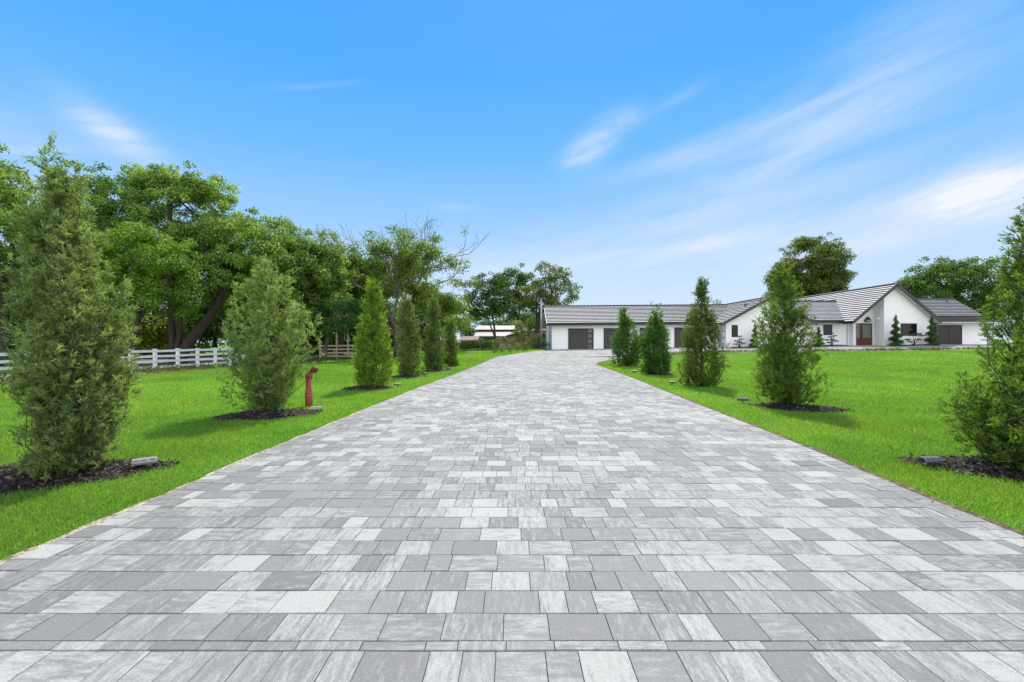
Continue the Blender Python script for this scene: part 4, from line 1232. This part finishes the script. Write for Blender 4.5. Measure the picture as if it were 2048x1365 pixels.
def neighbour():
    Y = 74.0
    k = Y / 920
    x0, x1 = T(953, Y), T(1062, Y)
    g = .5
    L = (x0, Y, g)
    t = thing('neighbour_building', 'low tan building with a stepped pale metal roof beyond the hedge', 'building', L)
    wallm, roofm = plain('tan_wall', (.26, .22, .17), .8, .15, 2), plain('tan_metal_roof', (.25, .21, .175), .6, .08, 1.5)
    mb = MB(); mb.box((x0 + .3, Y, g - .2), (x1, Y + 6, Z(672, Y))); mb.build('wall', wallm, t, L)
    mb = MB()
    e, r0 = Z(672.5, Y), Z(662.8, Y + 2.2)
    mb.add([(x0 - .4, Y - .7, e), (T(1010, Y), Y - .7, e), (T(1026, Y), Y + 2.2, r0 + .05), (x0 - .2, Y + 2.2, r0)], [(0, 1, 2, 3)])
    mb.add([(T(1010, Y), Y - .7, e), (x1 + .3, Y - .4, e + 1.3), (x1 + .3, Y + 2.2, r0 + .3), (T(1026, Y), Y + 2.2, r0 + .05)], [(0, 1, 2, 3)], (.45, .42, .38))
    mb.bar((x0 - .4, Y - .72, e - .09), (T(1010, Y), Y - .72, e - .09), .05, .16, (.75, .72, .68))
    mb.build('roof', roofm, t, L)
    mb = MB()
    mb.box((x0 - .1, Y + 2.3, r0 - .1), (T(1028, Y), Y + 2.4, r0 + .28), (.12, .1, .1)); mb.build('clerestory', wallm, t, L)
    mb = MB()
    mb.add([(x0 - .3, Y + 1.9, r0 + .28), (T(1030, Y), Y + 1.9, r0 + .28), (T(1030, Y), Y + 4.4, Z(651.5, Y + 4.4)), (x0 - .3, Y + 4.4, Z(651.5, Y + 4.4))], [(0, 1, 2, 3)])
    mb.bar((x0 - .3, Y + 1.88, r0 + .23), (T(1030, Y), Y + 1.88, r0 + .23), .05, .1, (.75, .72, .68))
    mb.build('roof', roofm, t, L)
    mb = MB(); mb.box((T(957, Y), Y - .06, g), (T(967, Y), Y - .005, Z(674, Y))); mb.build('door', plain('pale_door', (.5, .46, .38), .7), t, L)
    mb = MB(); mb.box((T(975, Y), Y - .05, Z(686, Y)), (T(983, Y), Y - .004, Z(678, Y))); mb.build('window', M_GLASS, t, L)
    mb = MB(); mb.tube([(T(1009, Y), Y - .75, e - .1), (T(1013, Y), Y - .6, e - .5), (T(1017, Y), Y - .3, e - .8), (T(1017, Y), Y - .3, g)], .06, 6); mb.build('downpipe', plain('pale_pipe', (.6, .57, .5), .6), t, L)
    # lean-to on its left
    Y2 = 70.0
    L2 = (T(935, Y2), Y2, g)
    t = thing('lean_to_shed', 'open brown roofed lean-to at the left end of the tan building', 'shed', L2)
    mb = MB()
    a, b = T(917, Y2), T(957, Y2)
    mb.add([(a, Y2 - .3, Z(680.5, Y2)), (b, Y2 - .3, Z(680, Y2)), (b, Y2 + 2.4, Z(672.5, Y2 + 2.4)), (a + .3, Y2 + 2.4, Z(673, Y2 + 2.4))], [(0, 1, 2, 3)])
    mb.bar((a, Y2 - .31, Z(680.5, Y2) - .06), (b, Y2 - .31, Z(680, Y2) - .06), .05, .1, (2.2, 2.2, 2.2))
    mb.build('roof', plain('brown_roof', (.20, .135, .10), .8, .2, 3), t, L2)
    for x in (a + .25, (a + b) / 2, b - .15):
        mb = MB(); mb.box((x - .06, Y2 - .1, g - .2), (x + .06, Y2 + .02, Z(681, Y2))); mb.build('post', wallm, t, L2)
    mb = MB(); mb.box((a + .3, Y2 + 2.1, g - .2), (b, Y2 + 2.3, Z(676, Y2)), (.25, .22, .2)); mb.build('wall', wallm, t, L2)
    # brown outbuilding next to the garage
    Y3 = 62.5
    L3 = (T(1080, Y3), Y3, g)
    t = thing('brown_outbuilding', 'small brown outbuilding half hidden left of the garage', 'building', L3)
    bm = plain('brown_wall', (.27, .19, .12), .8, .15, 3)
    mb = MB(); mb.box((T(1066, Y3), Y3, g - .2), (T(1108, Y3), Y3 + 4, Z(661, Y3))); mb.build('wall', bm, t, L3)
    mb = MB()
    mb.add([(T(1061, Y3), Y3 - .5, Z(668, Y3)), (T(1110, Y3), Y3 - .5, Z(668, Y3)), (T(1110, Y3), Y3 + 2, Z(657, Y3)), (T(1062, Y3), Y3 + 2, Z(657, Y3))], [(0, 1, 2, 3)])
    mb.bar((T(1061, Y3), Y3 - .51, Z(669, Y3)), (T(1110, Y3), Y3 - .51, Z(669, Y3)), .05, .14, (.4, .4, .4))
    mb.build('roof', plain('brown_roof_dark', (.15, .11, .085), .8, .2, 3), t, L3)
neighbour()

def hedge(name, label, x0, x1, y, h, d, dark, light, seed, ll=.13, dens=.7, y2=None):
    rng = np.random.default_rng(seed)
    mb = MB()
    lob = []
    n = int((x1 - x0) / .45) + 1
    for i in range(n):
        x = x0 + (x1 - x0) * (i + .5) / n
        yy = y + ((y2 - y) * (i + .5) / n if y2 else 0)
        zz = float(gz(x, yy))
        for zc in ((.3, .72) if h > .7 else (.5,)):
            lob.append((x, yy + rng.normal(0, .08), zz + h * zc, .42, d / 2, h * .36 * rng.uniform(.85, 1.15)))
    leaf_lobes(mb, lob, dens, ll, rng, dark, light, vary=.4)
    o = mb.build(name, M_LEAF, None, (x0, y, float(gz(x0, y))))
    return tag(o, label, 'hedge')
hedge('hedge', 'dark clipped hedge at the far end of the left lawn', -8.6, -1.9, 49.5, 1.05, 1.0, (.018, .038, .016), (.06, .10, .035), 81)

def small_plant(name, label, cat, x, y, lobes, stems, ll, dark, light, seed, dens=.7, group=None):
    rng = np.random.default_rng(seed)
    z = float(gz(x, y)) - .02
    t = thing(name, label, cat, (x, y, z), group)
    mb = MB()
    leaf_lobes(mb, lobes, dens, ll, rng, dark, light, vary=.4, droop=0)
    mb.build('foliage', M_LEAF, t)
    mb = MB()
    for P, r in stems: mb.tube(P, np.linspace(r, r * .5, len(P)), 6, (.8, .7, .6))
    mb.build('stem', M_BARK, t)

GT = 'clipped ball shrubs along the lawn edge'
for px, Y, r, lab in ((989, 44.0, .27, 'greyish clipped ball shrub, first from the left before the tiered topiary'), (1004, 45.0, .36, 'clipped ball shrub, second from the left in the row'),
                      (1019, 45.6, .36, 'clipped ball shrub, third from the left in the row'), (1034, 46.6, .40, 'clipped ball shrub, fourth from the left in the row'), (1050, 47.0, .44, 'largest clipped ball shrub at the right end of the row')):
    small_plant('ball_shrub', lab, 'shrub', T(px, Y), Y, [(0, 0, r * 1.05, r, r, r * .95)], [([(0, 0, 0), (0, 0, r)], .04)], .09, (.04, .06, .03), (.16, .17, .08), px, .8, GT)
rng = np.random.default_rng(4)
small_plant('tiered_topiary', 'low cloud pruned shrub with flat tiers behind the ball shrubs', 'topiary', T(994, 47), 47,
            [(-.3, 0, .55, .42, .4, .14), (.35, 0, .62, .45, .4, .14), (-.1, 0, .95, .5, .45, .15), (.2, 0, 1.25, .38, .35, .14), (.4, 0, .30, .4, .4, .16)], [([(0, 0, 0), (.05, 0, .6), (.1, 0, 1.2)], .05)], .10, (.04, .06, .02), (.17, .19, .06), 5)
small_plant('tiered_topiary', 'tall pom-pom topiary tree in front of the tan building', 'topiary', T(1036, 52), 52,
            [(-.2, 0, 2.95, .75, .7, .42), (.55, 0, 2.5, .62, .6, .35), (-.1, 0, 2.0, .55, .6, .5), (.15, 0, 1.4, .6, .6, .40), (.5, 0, .95, .55, .5, .35), (-.5, 0, .95, .55, .5, .38), (-.7, 0, .5, .5, .5, .4)],
            [([(0, 0, 0), (.1, 0, 1), (-.1, 0, 2), (.1, 0, 2.8)], .09)], .13, (.05, .065, .025), (.20, .20, .08), 6)
small_plant('garden_shrub', 'loose yellowish shrub left of the dark bush by the garage', 'shrub', T(1063, 53), 53,
            [(0, 0, .8, .75, .6, .6), (.2, 0, 1.4, .5, .5, .4), (-.6, 0, .5, .6, .5, .5), (-.8, 0, 1.6, .7, .6, .7)], [([(0, 0, 0), (.1, 0, 1.2)], .05)], .13, (.06, .08, .02), (.24, .21, .06), 7, .5)
small_plant('garden_shrub', 'dark bushy shrub beside the garage corner', 'shrub', T(1076, 50.5), 50.5,
            [(-.2, 0, .6, .8, .6, .6), (.1, 0, 1.3, .55, .5, .5), (.75, 0, .45, .55, .5, .42)], [([(0, 0, 0), (0, 0, 1)], .06)], .12, (.014, .04, .014), (.06, .12, .03), 8, .7)

# small plants in front of the house
GS = 'spiral clipped cypresses in front of the house'
def spiral(px, Y, H, r0, lab, seed):
    lob = []
    turns = 4.5
    for i in range(46):
        q = i / 45
        a = q * turns * 2 * math.pi + seed
        rr = r0 * (1 - q) ** .85
        lob.append((rr * .55 * math.cos(a), rr * .55 * math.sin(a), .12 + q * (H - .2), rr * .62 + .07, rr * .62 + .07, H * .055 * (1.15 - .5 * q)))
    small_plant('spiral_cypress', lab, 'cypress', T(px, Y), Y, lob, [([(0, 0, 0), (0, 0, H * .9)], .05)], .07, (.018, .05, .016), (.075, .14, .03), seed, .7, GS)
spiral(1510, 45.4, 2.4, .45, 'spiral cypress mostly hidden behind the left side of the open juniper', 1)
spiral(1637, 45.2, 2.0, .45, 'spiral cypress showing at the right side of the open juniper', 2)
spiral(1791.5, 44.6, 3.05, .55, 'spiral cypress left of the wide window', 3)
spiral(1863.5, 44.6, 2.9, .55, 'spiral cypress at the right corner of the entrance gable', 4)
GB = 'flat topped bonsai shrubs in front of the house'
def bonsai(px, Y, H, w, pads, lab, seed):
    lob, st = [], []
    for (u, v, s) in pads:
        lob.append((u * w, 0, v * H, s * w, s * w * .8, .065))
        st.append(([(0, 0, 0), (u * w * .3, 0, v * H * .45), (u * w, 0, v * H - .03)], .035))
    small_plant('bonsai_shrub', lab, 'bonsai', T(px, Y), Y, lob, st, .08, (.014, .034, .016), (.05, .085, .028), seed, .8, GB)
bonsai(1479, 45.3, 1.15, .62, [(0, 1, .45), (.35, .75, .42), (-.4, .62, .42), (.5, .42, .45), (-.6, .36, .42), (0, .5, .4)], 'tiered bonsai shrub below the narrow window', 1)
bonsai(1663.5, 46.0, 1.3, .62, [(0, 1, .35), (.45, .82, .4), (-.2, .72, .4), (.55, .42, .5), (-.75, .5, .45), (.1, .55, .4), (-.4, .3, .4)], 'tiered bonsai shrub below the small square window', 2)
bonsai(1828, 44.3, 1.25, .85, [(.3, .95, .55), (.85, .82, .45), (-.1, .85, .4), (-.75, .5, .42), (.55, .5, .4), (-.45, .35, .35)], 'wide flat bonsai shrub with open stems below the wide window', 3)

def ground_cover():
    rng = np.random.default_rng(91)
    mb = MB()
    n = 9000
    x = rng.uniform(11.5, 44, n)
    edge = np.interp(x, [9, 12.4, 15.5, 20, 62], [35.6, 36.75, 37.05, 37.15, 37.35])
    y = edge + rng.normal(.28, .2, n)
    clump = vnoise(x, y, .7, 5)
    keep = rng.random(n) < np.clip((clump - .25) * 2.2, .1, 1)
    x, y, clump = x[keep], y[keep], clump[keep]
    n = len(x)
    h = rng.random(n) * (.03 + .10 * clump)
    P = np.stack([x, y, gz(x, y) + h], 1)
    A = unit(rand_dir(rng, n) * .8 + np.array([0, 0, .6]))
    g = rng.random(n)[:, None]
    tint = np.where(g < .12, np.array([.42, .36, .30]), np.array([.04, .075, .02]) + np.array([.11, .12, .03]) * g)
    leaves(mb, P, A, rand_dir(rng, n), rng.uniform(.12, .22, n), rng.uniform(.04, .09, n), tint)
    tag(mb.build('ground_cover', M_LEAF), 'low row of ground cover plants along the far edge of the right lawn', 'ground cover', kind='stuff')
ground_cover()

# ------------------------------------------------------------------ soil strip and litter under the fence and the trees
def soil_strip():
    mb = MB()
    ys = np.arange(6, 44, .35)
    lo = np.interp(ys, [6, 18, 24, 28, 30, 34, 38, 44], [-19.2, -17.7, -16.6, -15.2, -14.9, -14.0, -12.6, -9.0]) + .5 * vnoise(ys, ys, 1.3, 3)
    hi = lo - np.interp(ys, [6, 22, 28, 44], [2.2, 3.6, 15, 24])
    V = np.concatenate([np.stack([lo + (hi - lo) * t, ys, gz(lo + (hi - lo) * t, ys) - .028 + .0], 1) for t in np.linspace(0, 1, 6)])
    m = len(ys)
    i, j = np.meshgrid(np.arange(5), np.arange(m - 1), indexing='ij')
    mb.add(V, np.stack([i * m + j, i * m + j + 1, (i + 1) * m + j + 1, (i + 1) * m + j], -1).reshape(-1, 4))
    tag(mb.build('soil_strip', plain('bare_earth', (.13, .095, .062), .95, .5, 3, .6, 30)), 'bare earth under the fence and the trees', kind='structure')
    rng = np.random.default_rng(6)
    n = 9000
    y = rng.uniform(8, 43, n)
    a = np.interp(y, ys, lo)
    x = a + .25 - rng.random(n) ** 1.3 * np.interp(y, [6, 22, 30, 44], [2.4, 3.4, 7, 9])
    P = np.stack([x, y, gz(x, y) - .02 + rng.random(n) * .03], 1)
    g = rng.random(n)[:, None]
    tint = np.where(g < .6, np.array([.10, .065, .04]), np.array([.26, .19, .11])) * rng.uniform(.6, 1.4, (n, 1))
    mb = MB()
    leaves(mb, P, unit(rng.normal(size=(n, 3)) * (1, 1, .3)), unit(rng.normal(0, .5, (n, 3)) + (0, 0, 1)), rng.uniform(.08, .18, n), rng.uniform(.03, .07, n), tint)
    tag(mb.build('leaf_litter', M_LEAF), 'brown leaf litter scattered below the fence and trees', 'leaf litter', kind='stuff')
    mb = MB()
    n = 5200
    y = rng.uniform(9, 40, n)
    a = np.interp(y, ys, lo)
    x = a + rng.normal(-.75, .55, n)
    k = vnoise(x, y, .8, 9) > .45
    x, y = x[k], y[k]; n = len(x)
    P = np.stack([x, y, gz(x, y) + rng.random(n) ** 2 * .26], 1)
    leaves(mb, P, unit(rand_dir(rng, n) + (0, 0, .7)), rand_dir(rng, n), rng.uniform(.08, .2, n), rng.uniform(.04, .08, n), np.array([.045, .085, .02]) + np.array([.08, .09, .02]) * rng.random((n, 1)))
    tag(mb.build('weeds', M_LEAF), 'low weeds growing below the white fence', 'weeds', kind='stuff')
soil_strip()

# ------------------------------------------------------------------ grass
def grass():
    rng = np.random.default_rng(17)
    D0, r0, rmax, pw = 8500, 4.0, 64.0, 1.75
    rr = np.linspace(.6, rmax, 4000)
    dens = D0 * np.minimum(1, (r0 / rr) ** pw) * rr * np.where(rr < 7, R(180), R(128))
    cdf = np.cumsum(dens) * (rr[1] - rr[0])
    n = int(cdf[-1])
    r = np.interp(rng.random(n) * cdf[-1], cdf, rr)
    th = rng.uniform(-1, 1, n) * np.where(r < 7, R(90), R(64))
    x, y = r * np.sin(th), r * np.cos(th)
    wob = .0 + .06 * vnoise(x, y, .18, 1) + .06 * vnoise(x, y, 1.1, 2)
    ok = ~((x > Lx(y) - wob) & (x < Rx(y) + wob * 1.25))
    ok &= (y < np.where(x > 10, 37.6, 49)) & (y > -1)
    ok &= ~((x < -1.9) & (y > 48.8))
    soil = np.interp(y, [6, 18, 24, 28, 30, 34, 38, 44], [-19.2, -17.7, -16.6, -15.2, -14.9, -14.0, -12.6, -9.0])
    ok &= (x > soil + .5 * vnoise(y, y, 1.3, 3) - .15) | ((rng.random(n) < .25) & (x < soil - 3.5) & (y < 27))
    for (cx, cy, a, b, rot) in BEDS:
        c, s = math.cos(R(rot)), math.sin(R(rot))
        u, v = (x - cx) * c + (y - cy) * s, -(x - cx) * s + (y - cy) * c
        t = np.arctan2(v / b, u / a)
        q = np.hypot(u / a, v / b) / (1 + .08 * np.sin(t * 3) + .06 * np.sin(t * 7))
        ok &= q > .97 + rng.normal(0, .04, n)
    x, y, r = x[ok], y[ok], r[ok]
    n = len(x)
    sc = np.maximum(1, r / r0)
    w = .0058 * sc ** .86 * rng.uniform(.7, 1.3, n)
    h = (.026 + .018 * vnoise(x, y, .5, 4)) * sc ** .25 * rng.uniform(.6, 1.25, n)
    a = rng.random(n) * 2 * math.pi
    lean = rng.uniform(.3, 1.4, n) * h
    P = np.stack([x, y, gz(x, y) - .04], 1)
    side = np.stack([np.cos(a), np.sin(a), 0 * a], 1) * (w / 2)[:, None]
    a2 = rng.random(n) * 2 * math.pi
    tip = P + np.stack([np.cos(a2) * lean, np.sin(a2) * lean, h + .012], 1)
    V = np.stack([P - side, P + side, tip], 1).reshape(-1, 3)
    big = vnoise(x, y, 2.6, 7) * .5 + vnoise(x, y, .7, 8) * .5
    g = np.clip(big * .9 + rng.normal(.05, .25, n), 0, 1)[:, None]
    patch = (.86 + .30 * vnoise(x, y, 3.7, 21))[:, None]
    yel = np.clip(vnoise(x, y, 1.6, 22) * 1.6 - .75, 0, 1)[:, None]
    tint = (np.array([.102, .236, .030]) + np.array([.165, .200, .046]) * g) * patch
    tint = tint * (1 - .45 * yel) + np.array([.30, .36, .05]) * .45 * yel
    dry = rng.random(n) < .02 + .05 * (vnoise(x, y, 1.1, 12) > .72)
    tint[dry] = np.array([.24, .22, .05])
    e = np.minimum(np.abs(x - Lx(y)), np.where(y < 30, np.abs(x - Rx(y)), 9))
    d2 = (e < .14) & (rng.random(n) < .30) & (x > 0)
    tint[d2] = np.array([.36, .28, .10])
    tint *= rng.uniform(.8, 1.2, (n, 1))
    mb = MB()
    mb.add(V, np.arange(3 * n).reshape(-1, 3), np.repeat(tint, 3, 0))
    tag(mb.build('grass', M_GRASS), 'short bright green lawn grass', 'grass', kind='stuff')
    # a few fallen leaves on the pavers and the lawn rim
    m = 240
    y = 2.3 + 16 * rng.random(m) ** 1.6
    left = rng.random(m) < .35
    x = np.where(left, Lx(y) - rng.normal(.0, .07, m), Rx(y) + rng.normal(.03, .09, m))
    mb = MB()
    leaves(mb, np.stack([x, y, gz(x, y) + rng.uniform(.001, .014, m)], 1), unit(rng.normal(size=(m, 3)) * (1, 1, .15)), unit(rng.normal(0, .25, (m, 3)) + (0, 0, 1)),
           rng.uniform(.02, .05, m), rng.uniform(.010, .022, m), np.array([.22, .13, .06]) * rng.uniform(.4, 1.6, (m, 1)))
    tag(mb.build('fallen_leaves', M_LEAF), 'small dry leaves lying along the edges of the driveway', 'fallen leaves', kind='stuff')
grass()
